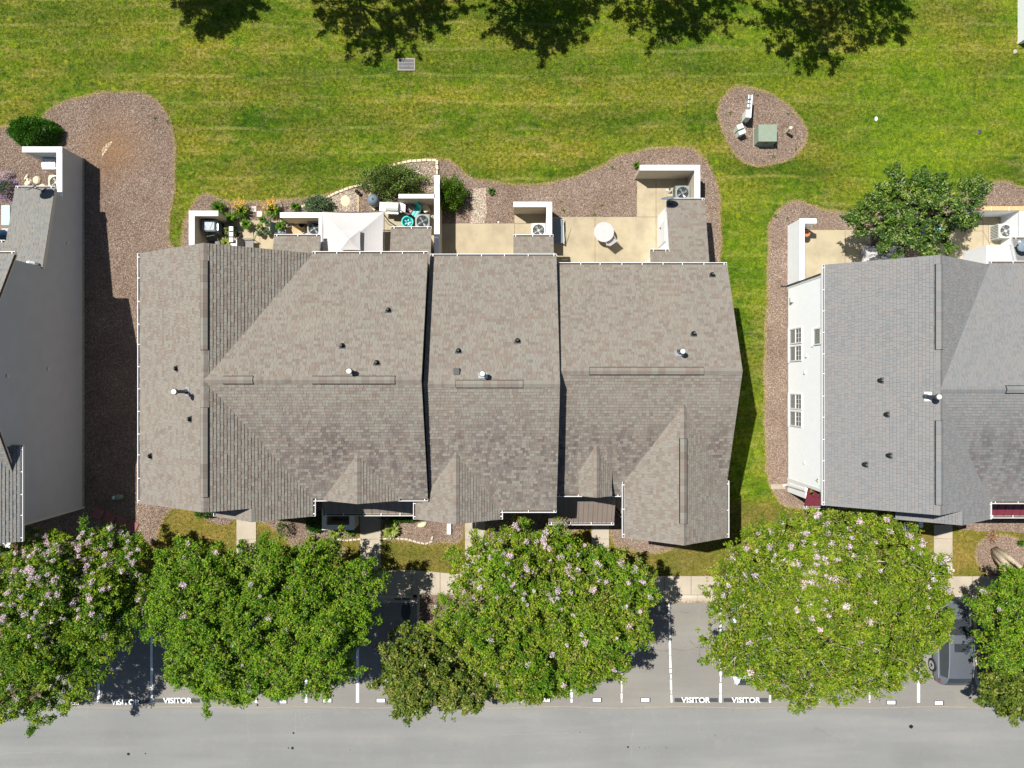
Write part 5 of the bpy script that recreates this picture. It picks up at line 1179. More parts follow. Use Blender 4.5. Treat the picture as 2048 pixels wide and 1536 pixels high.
# patio clutter
X, Y = W(815, 444, .6); t = thing('toy_bin', 'round turquoise plastic bin with a bright rim next to the grey air conditioner', 'bin', (X, Y, .055))
MB().lathe([(.20, 0), (.29, .55), (.33, .58), (.33, .62), (.27, .62), (.25, .5), (.18, .12), (0, .12)], n=22).build('tub', 'turquoise', t, smooth=True)
for i in range(5): a = i * 1.3; MB().box(.12 * math.cos(a) - .06, .12 * math.cos(a) + .06, .12 * math.sin(a) - .03, .12 * math.sin(a) + .03, .3, .45 + .04 * i, rz=a).build('content', ('pool_blue', 'turquoise', 'blue_plastic', 'turquoise', 'white_paint')[i], t)
def patio_chair(label, px, py, rz, frame='charcoal', seat='chair_sling', cush=None, z=.055, name='patio_chair', grp=None):
    X, Y = W(px, py, .45 + z); t = thing(name, label, 'chair', (X, Y, z), rz, grp); f = .016
    MB().box(-.25, .25, -.24, .24, .40, .42).build('seat', seat, t)
    MB().mesh([(-.25, .24, .42), (.25, .24, .42), (.25, .40, .95), (-.25, .40, .95), (-.25, .26, .42), (.25, .26, .42), (.25, .42, .95), (-.25, .42, .95)], [(0, 1, 2, 3), (7, 6, 5, 4), (0, 3, 7, 4), (1, 5, 6, 2), (2, 6, 7, 3), (0, 4, 5, 1)]).build('backrest', seat, t)
    for s_ in (-1, 1):
        MB().tube([(s_ * .27, -.26, 0), (s_ * .27, -.26, .62), (s_ * .28, -.1, .64), (s_ * .28, .30, .64)], f, 6).build('armrest', frame, t)
        MB().tube([(s_ * .27, .22, 0), (s_ * .27, .26, .42), (s_ * .27, .42, .98)], f, 6).build('leg', frame, t)
        MB().tube([(s_ * .27, -.25, .40), (s_ * .27, .25, .40)], f, 6).build('side_rail', frame, t)
    MB().tube([(-.27, .42, .97), (.27, .42, .97)], f, 6).build('top_rail', frame, t); MB().tube([(-.27, -.25, .40), (.27, -.25, .40)], f, 6).build('front_rail', frame, t)
    if cush: MB().box(-.22, .22, -.2, .2, .425, .5).build('cushion', cush, t, bevel=.03)
    return t
patio_chair('dark sling chair pushed against the brown roof edge on the plant filled patio', 497, 489, R(90))
patio_chair('dark framed chair holding a potted plant left of the small shed', 562, 457, R(90), 'charcoal', 'steel_blue')
patio_chair('folding turquoise and black lounge chair leaning above the turquoise bin', 829, 422, R(-38), 'charcoal', 'turquoise')
patio_chair('chair with a dusty pink cushion in the cluttered patio', 819, 416, R(150), 'charcoal', 'chair_sling', 'pink_cushion')
patio_chair('dark chair in the shade of the left patio wall', 430, 491, R(10), 'charcoal', 'charcoal')
patio_chair('black chair half hidden under the tree on the right patio', 1762, 500, R(20), 'charcoal', 'charcoal')
# tools and boxes
X, Y = W(851, 416, .4); t = thing('storage_tote', 'tan tote leaning in the corner of the cluttered patio', 'tote', (X, Y, .055), R(30)); rounded(MB(), .34, .46, 0, .40, .06, .03).build('tub', 'wood_tan', t); rounded(MB(), .36, .48, .402, .44, .06, .02).build('lid', 'beige_plastic', t)
X, Y = W(812, 408, .3); t = thing('watering_bucket', 'small grey and cream bucket beside the silver grill', 'bucket', (X, Y, .055)); MB().lathe([(.13, 0), (.17, .30), (.18, .31), (.15, .31), (.12, .05), (0, .05)], n=16).build('pail', 'ac_grey', t, smooth=True); MB().tube([(.17, 0, .30), (.0, .05, .42), (-.17, 0, .30)], .008, 5).build('handle', 'galvanised', t)
X, Y = W(806, 493, .2); 
tag(MB().tube([(*W(770, 440, .07), .07), (*W(776, 448, .07), .07), (*W(790, 455, .07), .07), (*W(800, 464, .07), .07)], .018, 6).build('garden_hose', 'charcoal'), 'dark garden hose trailing over the patio slab right of the white canopy', 'hose')
# round table with a chair beneath
X, Y = W(1208, 464, .74); t = thing('round_table', 'round cream plastic patio table on the open concrete patio', 'table', (X, Y, .055))
MB().lathe([(0, .655), (.50, .655), (.535, .66), (.54, .68), (.52, .69), (.0, .692)], n=40).build('tabletop', 'canopy_fabric', t); MB().lathe([(.018, .694), (.0, .694)], n=10).build('umbrella_hole', 'charcoal', t)
for k in range(4): a = R(20 + 90 * k); MB().tube([(.30 * math.cos(a), .30 * math.sin(a), .65), (.42 * math.cos(a), .42 * math.sin(a), 0)], [.03, .022], 8).build('leg', 'canopy_fabric', t)
patio_chair('cream plastic chair mostly tucked under the round table', 1217, 477, R(215), 'canopy_fabric', 'canopy_fabric')
# recliner stored in the shade of the wall
X, Y = W(1116, 463, .4); t = thing('lounge_chair', 'blue grey slatted lounger lying in shade beside the small patio wall', 'lounger', (X, Y, .055), R(2))
for i in range(12): y_ = -.62 + i * .108; MB().box(-.27, .27, y_, y_ + .085, .33 + (.02 * max(0, i - 7)), .35 + (.02 * max(0, i - 7))).build('slat', 'steel_blue', t)
for s_ in (-1, 1):
    MB().box(*sorted((s_ * .28, s_ * .32)), -.68, .70, .28, .34).build('side_rail', 'ac_light', t)
    for y_ in (-.5, .5): MB().box(*sorted((s_ * .28, s_ * .32)), y_ - .03, y_ + .03, 0, .28).build('leg', 'ac_light', t)
MB().mesh([(.33, -.6, .3), (.50, .35, .62), (.50, .42, .62), (.33, -.52, .3)], [(0, 1, 2, 3)]).build('back_panel', 'ac_light', t)
# faucet and lamp by the dark air conditioner
X, Y = W(1338, 380, .3); t = thing('water_spigot', 'small white pipe post with a black tap left of the dark air conditioner', 'tap', (X, Y, .055)); MB().tube([(0, -.1, 0), (0, 0, .42)], .03, 8).build('pipe', 'white_paint', t); MB().box(-.05, .05, -.03, .09, .42, .47).build('valve', 'charcoal', t)
# pots
def pot(label, px, py, r, h, m, z=.055, name='flower_pot', grp=None, soil=True):
    X, Y = W(px, py, h + z); t = thing(name, label, 'pot', (X, Y, z), 0, grp)
    MB().lathe([(r * .7, 0), (r, h - .03), (r * 1.08, h - .03), (r * 1.08, h), (r * .9, h), (r * .86, h - .05), (0, h - .05)], n=18).build('bowl', m, t)
    return t
X, Y = W(1613, 467, .7); t = thing('strawberry_planter', 'tall terracotta planter with side pockets near the white clapboard wall', 'planter', (X, Y, .055)); MB().lathe([(.12, 0), (.20, .22), (.19, .5), (.15, .62), (.19, .70), (.15, .70), (.12, .55), (0, .55)], n=18).build('jar', 'terracotta', t, smooth=True)
for a in (0, 2.1, 4.2): MB().lathe([(.05, .30), (.08, .38), (.05, .38), (.0, .33)], (.18 * math.cos(a), .18 * math.sin(a), 0), 10).build('pocket', 'terracotta', t)
pot('small dark pot with bare stems in the middle of the plant filled patio', 476, 469, .12, .22, 'charcoal'); pot('black pot with a hole between the low wall and the tan rug', 603, 449, .14, .22, 'vent_black')
pot('black nursery pot at the bed edge, right of the gravel patch', 713, 382, .09, .2, 'vent_black', .03); pot('smaller black nursery pot beside the pebble bed', 718, 387, .09, .2, 'vent_black', .03)
pot('dark grey pot in the shade at the foot of the low patio wall', 584, 443, .16, .25, 'ac_grey')
X, Y = W(597, 459, .2); t = thing('wicker_basket', 'flattened tan woven basket on the patio left of the air conditioner', 'basket', (X, Y, .055)); MB().lathe([(.2, 0), (.38, .12), (.36, .13), (.1, .03), (0, .03)], n=24, sy=.75).build('bowl', 'wood_tan', t)
X, Y = W(609, 466, .2); t = thing('patterned_mat', 'round tan patterned mat in front of the small shed', 'mat', (X, Y, .06)); MB().lathe([(0, .012), (.26, .012), (.27, 0)], n=24, sy=.7).build('weave', 'pale_stone', t)
# small white table and shelf on the left patio
X, Y = W(468, 488, .5); t = thing('side_table', 'small white side table beside the sling chair', 'table', (X, Y, .055)); MB().box(-.18, .18, -.2, .2, .42, .45).build('tabletop', 'white_paint', t)
for sx_ in (-.15, .15):
    for sy_ in (-.17, .17): MB().box(sx_ - .02, sx_ + .02, sy_ - .02, sy_ + .02, 0, .42).build('leg', 'white_paint', t)
X, Y = W(462, 467, .7); t = thing('plant_shelf', 'narrow dark and white plant shelf at the shade edge of the patio', 'shelf', (X, Y, .055))
for i in range(3): MB().box(-.10, .10, -.45 + i * .3, -.22 + i * .3, .62, .645).build('board', 'white_paint', t)
for sx_ in (-.12, .12): MB().box(sx_ - .012, sx_ + .012, -.46, .46, .58, .62).build('rail', 'charcoal', t)
for y_ in (-.44, .44): MB().box(-.12, .12, y_ - .012, y_ + .012, 0, .58).build('leg', 'charcoal', t)
tag(MB().tube([(*W(516, 452, .07), .8), (*W(513, 460, .07), .5), (*W(509, 470, .07), .2), (*W(508, 482, .07), .08)], .018, 6).build('shepherd_hook', 'charcoal'), 'thin dark curved plant hook standing on the pale patio', 'hook')
# pavers
def slab(label, px, py, s, m, name, grp, rz=0, z=.055, th=.04, cat='paving slab'):
    X, Y = W(px, py, z); o = MB().box(-s / 2, s / 2, -s / 2, s / 2, -th, 0).build(name, m, bevel=.006); o.location = (X, Y, z + .004); o.rotation_euler = (0, 0, rz); return tag(o, label, cat, grp)
slab('pale square stepping stone between the two yellow flower clumps, upper of two', 507, 418, .31, 'pale_paver', 'stepping_stone', 'pale stepping stones', z=.085, th=.07); slab('pale square stepping stone nearer the patio, lower of two', 519, 428, .31, 'pale_paver', 'stepping_stone', 'pale stepping stones', z=.085, th=.07)
for i, (px, py, l) in enumerate(((195, 1028, 'first from the left of four red pavers by the taupe wall'), (219, 1035, 'second of four red pavers stepping down to the tree'), (243, 1044, 'third of four red pavers, nearest the blossom'), (264, 1053, 'last and lowest of four red square pavers'))):
    slab(l, px, py, .56, 'red_paver', 'stepping_stone', 'red stepping stones', R(-25), z=.085, th=.07)
X, Y = W(238, 994, .1); t = thing('garden_ornament', 'small green frog like garden ornament on the shaded mulch', 'ornament', (X, Y, .03), R(8))
MB().lathe([(.0, 0), (.20, .02), (.28, .10), (.20, .17), (0, .2)], n=18, sy=.55).build('body', 'utility_green', t, smooth=True); MB().lathe([(0, 0), (.10, .03), (.10, .12), (0, .17)], (-.26, 0, .03), 12).build('head', 'pedestal_green', t, smooth=True)
# splash block of the right house, white downspout extension
X, Y = W(1556, 973, .06); t = thing('splash_block', 'pale concrete splash block under the downspout of the white wall', 'splash block', (X, Y, .03))
MB().box(-.38, .40, -.14, .14, 0, .03).build('base', 'walk_concrete', t)
for y_ in (-.14, .10): MB().box(-.38, .40, y_, y_ + .04, .031, .09).build('rim', 'walk_concrete', t)
# stones
def rock(label, px, py, w, l, h, m='pale_stone', rz=0, z=.02, grp=None):
    X, Y = W(px, py, z); n = 9; vs = []; fs = []
    for r_, zz in ((1, 0), (.95, h * .6), (.7, h), (0, h * 1.05)):
        for k in range(n): q = random.uniform(.85, 1.12) if r_ else 0; vs.append((w / 2 * r_ * q * math.cos(2 * math.pi * k / n), l / 2 * r_ * q * math.sin(2 * math.pi * k / n), zz))
    for j in range(3):
        for k in range(n): fs.append((j * n + k, j * n + (k + 1) % n, (j + 1) * n + (k + 1) % n, (j + 1) * n + k))
    o = MB().mesh(vs, fs).build('stone', m); o.location = (X, Y, z); o.rotation_euler = (0, 0, rz); return tag(o, label, 'stone', grp)
rock('cream boulder leaning between the dish and the wall of the left house', 58, 366, .5, .34, .14, rz=.5); rock('yellowish flat boulder beside the beige air conditioner', 75, 361, .44, .52, .16, rz=.2); rock('pale square rock at the shed gutter of the left house', 86, 373, .36, .30, .12)
rock('thin white stone slab standing by the purple flowers', 54, 355, .14, .42, .1, rz=-.6); rock('flat round flagstone in the gravel patch', 691, 402, .62, .72, .05); rock('white stone lying alone on the right lawn', 1752, 238, .16, .28, .08, 'white_paint')
rock('white rock in the grass near the upper right wall', 2029, 104, .22, .28, .1, 'walk_concrete'); rock('small white ball on the mulch near the concrete patio', 997, 445, .12, .12, .1, 'white_paint'); rock('tan rock under the gutter corner in the brick edged bed', 845, 1049, .55, .3, .15, rz=.3)
rock('small dark utility lid in the right lawn', 1959, 264, .22, .28, .03, 'charcoal')
rock('pale rock behind the low patio wall beside the fleshy shrub', 608, 413, .3, .22, .15); rock('cream ornament stone left of the low patio wall', 561, 414, .34, .2, .2, 'canopy_fabric')
# pale bare clay spot
spot_px = [(203, 300), (212, 288), (225, 282), (220, 292), (212, 303), (205, 312)]
tag(MB().prism(WP(spot_px, .03), -.02, .034).build('bare_patch', 'pale_stone'), kind='structure')
# edging bricks of the front bed
eb = thing('brick_edging', 'curved low edging of pale bricks around the front flower bed', 'edging', (-5, -8.5, 0))
def edging(line, parent, m='edging_brick', L=.22, w=.10, z=.03, h=.09, name='brick', skip=None):
    pts = [Vector((*W(*p, z), 0)) for p in line]; q = []; d = 0
    for a, b in zip(pts, pts[1:]):
        seg = (b - a).length; u = (b - a) / seg
        while d < seg: q.append((a + u * d, math.atan2(u.y, u.x))); d += L + .012
        d -= seg
    for p, a in q:
        o = MB().box(-L / 2 + .01, L / 2 - .01, -w / 2, w / 2, -.05, h + random.uniform(-.01, .012)).build(name, m, parent, bevel=.008); o.location = p + Vector((0, 0, z)) - parent.location; o.rotation_euler = (random.uniform(-.05, .05), random.uniform(-.05, .05), a + random.uniform(-.08, .08))
edging([(668, 1078), (700, 1080), (719, 1078)], eb); edging([(762, 1077), (790, 1076), (815, 1078), (835, 1084), (852, 1087), (862, 1083), (866, 1070)], eb)
eb2 = thing('stone_edging', 'line of pale weathered stones framing the rear pebble bed', 'edging', (-6, 11, 0))
edging([(648, 400), (668, 388), (700, 376), (722, 370)], eb2, 'pale_stone', .26, .12, name='stone'); edging([(790, 330), (820, 323), (850, 321), (874, 321), (875, 350)], eb2, 'pale_stone', .26, .14, name='stone'); edging([(740, 372), (748, 380), (740, 392), (738, 405), (748, 418)], eb2, 'pale_stone', .24, .1, name='stone')
eb3 = thing('timber_edging', 'thin pale timber strip beside the pebble strip', 'edging', (-9, 10, 0)); MB().box(W(717, 0)[0] - .03, W(717, 0)[0] + .03, W(0, 425)[1], W(0, 388)[1], -.02, .08).build('strip', 'wood_tan', eb3, world=True)
MB().box(W(876, 0)[0], W(876, 0)[0] + .04, W(0, 352)[1], W(0, 323)[1], -.02, .12).build('strip', 'vent_black', eb3, world=True)
# gravel beds
def gravel(px, m, name, label, dens, size, z=.035):
    p = WP(px, 0); xs_ = [q[0] for q in p]; ys_ = [q[1] for q in p]; A = (max(xs_) - min(xs_)) * (max(ys_) - min(ys_)); x, y = scatter(int(A * dens), min(xs_), max(xs_), min(ys_), max(ys_)); k = pip(x, y, p); x, y = x[k], y[k]; n = len(x)
    a = rng.uniform(0, 6.28, n); s_ = rng.uniform(.6, 1.3, (n, 1)) * size; C = np.stack([x, y, z + rng.uniform(0, .02, n)], 1)
    A_ = np.stack([np.cos(a), np.sin(a), rng.uniform(-.4, .4, n)], 1) * s_; B_ = np.stack([-np.sin(a), np.cos(a), rng.uniform(-.4, .4, n)], 1) * s_ * rng.uniform(.5, .9, (n, 1))
    q = np.empty((n, 4, 3)); q[:, 0] = C - A_ - B_ * .4; q[:, 1] = C + A_ * .4 - B_; q[:, 2] = C + A_ + B_ * .4; q[:, 3] = C - A_ * .4 + B_
    o = fastmesh(name, m, q.reshape(-1, 3), 4, rng.uniform(0, 1, n)); return tag(o, label, 'gravel', kind='stuff')
gravel([(648, 402), (668, 388), (700, 376), (716, 380), (717, 424), (655, 424)], 'river_gravel', 'pebble_bed', 'river pebbles in the small bed above the canopy', 1600, .028)
gravel([(800, 328), (850, 322), (873, 322), (873, 384), (845, 384), (830, 350)], 'river_gravel', 'pebble_bed', 'mixed pebbles in the walled corner behind the big shrub', 900, .026)
gravel([(948, 378), (972, 376), (971, 400), (974, 425), (968, 446), (940, 446), (946, 420), (944, 400)], 'gravel', 'stone_strip', 'strip of cream broken stone leading down to the concrete patio', 1500, .035)

# ------------------------------------------------------------------ things at the left house patio
tag(MB().box(-27.6, W(19, 0, .6)[0], W(0, 450, .6)[1], W(0, 410, .6)[1], .5, .58).build('pool_lid', 'pool_blue', bevel=.01), 'pale blue board lying beside the left shed roof', 'board')
t = thing('parasol', 'dark navy folded parasol at the left edge below the pale blue board', 'parasol', (W(0, 470, .8)[0], W(0, 470, .8)[1], 0)); MB().lathe([(.0, 1.15), (.16, .95), (.34, .6), (.30, .6), (0, .9)], n=10).build('cloth', 'navy_fabric', t); MB().tube([(0, 0, 0), (0, 0, 1.2)], .02, 8).build('pole', 'charcoal', t)
t = thing('deck_board', 'white trim board beneath the pale blue board at the left edge', 'board', (-27, 8.3, .5)); MB().box(-.6, .62, -.12, .12, 0, .06).build('plank', 'canopy_fabric', t)
# white tarp and bin under the rear tree
X, Y = W(1768, 512, .6); t = thing('tarp', 'crumpled white tarp poking from behind the grey roof edge', 'tarp', (X, Y, .06)); n = 9; vs = []; fs = []
for i in range(n):
    for j in range(n): vs.append(((i / (n - 1) - .5) * 2.3, (j / (n - 1) - .5) * 1.1, .45 + .12 * math.sin(i * 1.9 + j) * math.cos(j * 2.3) + random.uniform(-.05, .05)))
for i in range(n - 1):
    for j in range(n - 1): q = i * n + j; fs.append((q, q + n, q + n + 1, q + 1))
MB().mesh(vs, fs).build('sheet', 'canopy_fabric', t)
X, Y = W(1868, 462, .6); t = thing('storage_box', 'blue topped box seen through the rear tree', 'box', (X, Y, .06), R(20)); MB().box(-.35, .35, -.5, .5, 0, .55).build('body', 'steel_blue', t, bevel=.02); MB().box(-.37, .37, -.52, .52, .552, .6).build('lid', 'pool_blue', t, bevel=.01)

# ------------------------------------------------------------------ cars
def car(label, X, Y, m, kind=0):
    t = thing('parked_car', label, 'car', (X, Y, -.12))
    # stations along the length (y): half width, sill z, belt z, roof half width, roof z  (front is +y)
    S = [(-2.32, .60, .38, .72, .55, .80), (-2.26, .78, .30, .86, .66, .98), (-2.05, .86, .26, .96, .62, 1.22), (-1.75, .89, .24, .98, .60, 1.38), (-1.2, .91, .22, .98, .61, 1.47), (-.4, .92, .22, .96, .61, 1.49), (.25, .92, .22, .95, .60, 1.45),
         (.55, .92, .22, .95, .62, 1.36), (.95, .91, .23, .96, .66, 1.14), (1.28, .90, .24, .94, .70, .98), (1.75, .88, .26, .88, .72, .92), (2.08, .82, .30, .78, .66, .82), (2.25, .68, .36, .66, .54, .70), (2.32, .50, .42, .58, .40, .60)]
    def ring(s_):
        y, w, z0, zb, rw, zr = s_; pts = [(w * .86, z0), (w * .99, z0 + .14), (w, (z0 + zb) / 2), (w * .985, zb - .04), (w * .95, zb), (rw + (w * .95 - rw) * .12, zb + (zr - zb) * .86), (rw, zr - .01), (rw * .5, zr + .02)]
        return [(-x, y, z) for x, z in pts] + [(0, y, zr + .028)] + [(x, y, z) for x, z in pts[::-1]]
    rings = [ring(s_) for s_ in S]; K = len(rings[0]); body = MB(); glass = {'windscreen': MB(), 'rear_window': MB(), 'side_window': MB(), 'side_window_': MB()}; fs = []
    for i in range(len(rings) - 1):
        for j in range(K - 1):
            q = [rings[i][j], rings[i + 1][j], rings[i + 1][j + 1], rings[i][j + 1]]
            isside = j in (4,) or j == K - 2 - 4; istop = j in (6, 7, K - 2 - 7, K - 2 - 6, 5, K - 2 - 5)
            if isside and 3 <= i <= 7: (glass['side_window'] if j == 4 else glass['side_window_']).poly(q)
            elif istop and i in (7, 8): glass['windscreen'].poly(q)
            elif istop and i in (1, 2) and j in (6, 7, K - 9, K - 8): glass['rear_window'].poly(q)
            else: fs.append((i * K + j, (i + 1) * K + j, (i + 1) * K + j + 1, i * K + j + 1))
    fs += [tuple(range(K)), tuple(range((len(rings) - 1) * K, len(rings) * K))[::-1]] + [(i * K, i * K + K - 1, (i + 1) * K + K - 1, (i + 1) * K) for i in range(len(rings) - 1)]
    body.mesh([p for r_ in rings for p in r_], fs); b = body.build('body', m, t, smooth=True)
    ss = b.modifiers.new('edge', 'EDGE_SPLIT'); ss.split_angle = R(28)
    for k, g in glass.items(): o = g.build(k.rstrip('_'), 'dark_glass', t); o.scale = (1.0, 1, 1)
    MB().mesh([(-.40, -.30, 1.524), (.40, -.30, 1.524), (.40, .14, 1.512), (-.40, .14, 1.512)], [(0, 1, 2, 3)]).build('sunroof', 'dark_glass', t)
    for sx_ in (-1, 1):
        MB().tube([(sx_ * .655, -1.7, 1.40), (sx_ * .66, -.8, 1.52), (sx_ * .655, .2, 1.50), (sx_ * .66, .5, 1.42)], .016, 6).build('roof_rail', 'galvanised', t)
        MB().tube([(sx_ * .92, -1.9, .955), (sx_ * .925, .9, .965)], .010, 5).build('window_trim', 'galvanised', t)
        MB().mesh([(sx_ * .80, -2.20, .76), (sx_ * .915, -1.92, .80), (sx_ * .90, -1.95, .99), (sx_ * .72, -2.24, .93)], [(0, 1, 2, 3)]).build('tail_lamp', 'lamp_red', t)
        MB().mesh([(sx_ * .60, 2.27, .60), (sx_ * .86, 2.0, .66), (sx_ * .84, 1.98, .80), (sx_ * .56, 2.22, .74)], [(0, 1, 2, 3)]).build('headlight', 'galvanised', t)
        MB().box(*sorted((sx_ * .93, sx_ * 1.06)), .62, .82, .93, 1.06).build('mirror', m, t, bevel=.03)
        MB().box(*sorted((sx_ * .935, sx_ * .945)), -.55, -.40, .84, .87).build('door_handle', 'galvanised', t)
        for y_ in (-1.42, 1.42):
            w_ = thing_child('wheel', (sx_ * .84, y_, .34), t); ty = MB().tube([(-.11, 0, 0), (.11, 0, 0)], .34, 22); 
            ty.build('tyre', 'tyre', w_); MB().tube([(sx_ * .112, 0, 0), (sx_ * .118, 0, 0)], .235, 18).build('rim', 'galvanised', w_)
            for k in range(5): a = k * 1.2566; MB().mesh([(sx_ * .122, .05 * math.cos(a + 1.57), .05 * math.sin(a + 1.57)), (sx_ * .122, .2 * math.cos(a), .2 * math.sin(a)), (sx_ * .122, .05 * math.cos(a - 1.57), .05 * math.sin(a - 1.57))], [(0, 1, 2)]).build('spoke', 'charcoal', w_)
    MB().tube([(-.5, 1.30, .985), (-.05, 1.12, 1.06)], .01, 4).build('wiper', 'charcoal', t); MB().tube([(.05, 1.30, .985), (.5, 1.12, 1.06)], .01, 4).build('wiper', 'charcoal', t)
    MB().mesh([(-.02, -1.62, 1.46), (.02, -1.62, 1.46), (.0, -1.80, 1.52)], [(0, 1, 2)]).build('antenna_fin', m, t)
    return t
def thing_child(name, loc, parent):
    o = bpy.data.objects.new(name, None); o.empty_display_size = .1; col.objects.link(o); o.parent = parent; o.location = loc; return o
car('dark grey parked car with a black sunroof beside the right parking island', 23.83, -13.9, 'car_grey')
car('pale car almost hidden beneath the blossoming tree right of the visitor stalls', 12.75, -13.9, 'car_white')
# ------------------------------------------------------------------ trees
def poly_dist(x, y, poly):
    d = np.full(x.shape, 1e9)
    for i in range(len(poly)):
        ax, ay = poly[i]; bx, by = poly[(i + 1) % len(poly)]; vx, vy = bx - ax, by - ay; L = vx * vx + vy * vy + 1e-12
        t = np.clip(((x - ax) * vx + (y - ay) * vy) / L, 0, 1); d = np.minimum(d, np.hypot(x - ax - t * vx, y - ay - t * vy))
    return d
def tree(name, label, cat, outline, trunk, ztop, zlow, mats, nlobe, nleaf, size=.056, lobe_r=(.50, 1.0), bloom=None, grp=None, world_outline=False, splay=.9, stems=5, edge=1.9, sprig=.25, bark='bark', pom=(.09, .17), fill=.34, srad=1.0, shift=(0, 0)):
    zm = zlow + (ztop - zlow) * .55
    poly = outline if world_outline else [((px - 1024) * (HC - zm) / FPX, (768 - py) * (HC - zm) / FPX) for px, py in outline]
    bx, by = trunk; t = thing(name, label, cat, (bx, by, 0), group=grp)
    xs_ = [p[0] for p in poly]; ys_ = [p[1] for p in poly]
    x, y = scatter(nlobe * 40, min(xs_), max(xs_), min(ys_), max(ys_)); d = poly_dist(x, y, poly); k = pip(x, y, poly) & (d > lobe_r[0] * .55); x, y, d = x[k], y[k], d[k]
    # poisson like thinning of the lobes
    sel = []; md = math.sqrt((max(xs_) - min(xs_)) * (max(ys_) - min(ys_)) / nlobe) * .62
    for i in range(len(x)):
        if all((x[i] - x[j]) ** 2 + (y[i] - y[j]) ** 2 > md * md for j in sel): sel.append(i)
        if len(sel) >= nlobe: break
    x, y, d = x[sel], y[sel], d[sel]; f = np.clip(d / edge, 0, 1); dome = np.sqrt(1 - (1 - f) ** 2)
    z = zlow + (ztop - zlow) * dome * rng.uniform(.50, 1.0, len(x)); r = np.minimum(rng.uniform(*lobe_r, len(x)), d + .15)
    C = np.stack([x, y, z - r * .6], 1)
    # inner lower lobes keep the crown from being see-through
    n2 = nlobe // 2; xi, yi = x[:n2] + rng.normal(size=min(n2, len(x))) * .4, y[:n2] + rng.normal(size=min(n2, len(x))) * .4
    C2 = np.stack([xi, yi, zlow + (C[:n2, 2] - zlow) * .45], 1); CC = np.concatenate([C, C2]); RR = np.concatenate([r, r[:n2] * 1.05])
    nm = len(mats); per = nleaf // 10
    w = RR ** 2 * np.where(np.arange(len(RR)) < len(C), 1.0, .30); w /= w.sum()
    ncl = per // 16; cli = rng.choice(len(RR), ncl, p=w); cd = rng.normal(size=(ncl, 3)); cd[:, 2] = np.abs(cd[:, 2]) * 1.1 - .2; cd = unit(cd)
    CP = CC[cli] + cd * (RR[cli] * (1 - rng.beta(1.0, 3.2, ncl) * .6))[:, None] * np.array([1, 1, .85])
    # ragged arms of foliage reaching out of the crown
    na = int(34 * sprig + 10); ib = rng.integers(0, len(C), na); arms = []; armd = []; cen = np.array([np.mean(x), np.mean(y)])
    for q in ib:
        o2 = C[q, :2] - cen; o2 = o2 / (np.hypot(*o2) + 1e-6); an = rng.normal(0, .5); o2 = np.array([o2[0] * math.cos(an) - o2[1] * math.sin(an), o2[0] * math.sin(an) + o2[1] * math.cos(an)])
        for k in range(rng.integers(2, 5)):
            e = r[q] * .8 + .22 * k; arms.append([C[q, 0] + o2[0] * e, C[q, 1] + o2[1] * e, C[q, 2] + rng.uniform(-.1, .3)]); armd.append([o2[0], o2[1], .4])
    arms = np.array(arms); armd = unit(np.array(armd)); CP = np.concatenate([CP, arms]); cd = np.concatenate([cd, armd]); cli = np.concatenate([cli, np.repeat(0, len(arms))])
    cr = rng.uniform(.09, .20, len(CP)); pc = rng.choice(len(CP), per); li = cli[pc]; dv = cd[pc]
    so = rng.normal(size=(per, 3)); so = unit(so) * rng.uniform(.2, 1, (per, 1)) * cr[pc][:, None]; so[:, 2] *= .7; SP = CP[pc] + so
    fl = rng.random(per) < fill; nf_ = int(fl.sum()); fi = rng.choice(len(RR), nf_, p=w); fd = rng.normal(size=(nf_, 3)); fd[:, 2] = np.abs(fd[:, 2]) * 1.0 - .1; fd = unit(fd)
    SP[fl] = CC[fi] + fd * (RR[fi] * rng.uniform(.35, .93, nf_))[:, None]; dv = dv.copy(); dv[fl] = fd; li = li.copy(); li[fl] = fi
    sd = unit(dv * .8 + unit(so) * .7 + np.array([0, 0, .45]) + rng.normal(size=(per, 3)) * .35)
    ctone = rng.normal(size=len(CP)) * .75 + np.sin(CP[:, 0] * 1.3 + CP[:, 1] * 1.9) ; tone = ctone > 0.15; cbr = rng.normal(0, .17, len(CP))
    K = 10; tt = np.linspace(0, .17, K)
    P = (SP[:, None, :] + sd[:, None, :] * tt[None, :, None] + rng.normal(size=(per, K, 3)) * .045).reshape(-1, 3); D = np.repeat(sd, K, 0) * .5 + rng.normal(size=(per * K, 3)) * .7
    v = leaves_at(P, D, size, size * .5, 1.0); tint = np.clip((rng.normal(.45, .17, per) + cbr[pc])[:, None] + rng.normal(0, .10, (per, K)), 0, .999).ravel()
    mk = np.repeat(tone[pc], K) if nm > 1 else np.zeros(per * K, bool); vv = v.reshape(-1, 4, 3)
    crown = fastmesh('crown', mats[0], vv[~mk].reshape(-1, 3), 4, tint[~mk], t, kind='stuff')
    if nm > 1: fastmesh('crown', mats[1], vv[mk].reshape(-1, 3), 4, tint[mk], t, kind='stuff')
    # trunk: several stems fanning out, then limbs to the lobes
    tips = []; base = Vector((bx, by, 0)); ctr = Vector((float(np.mean(x)) + shift[0], float(np.mean(y)) + shift[1], zlow + .45 * (ztop - zlow)))
    mb = MB()
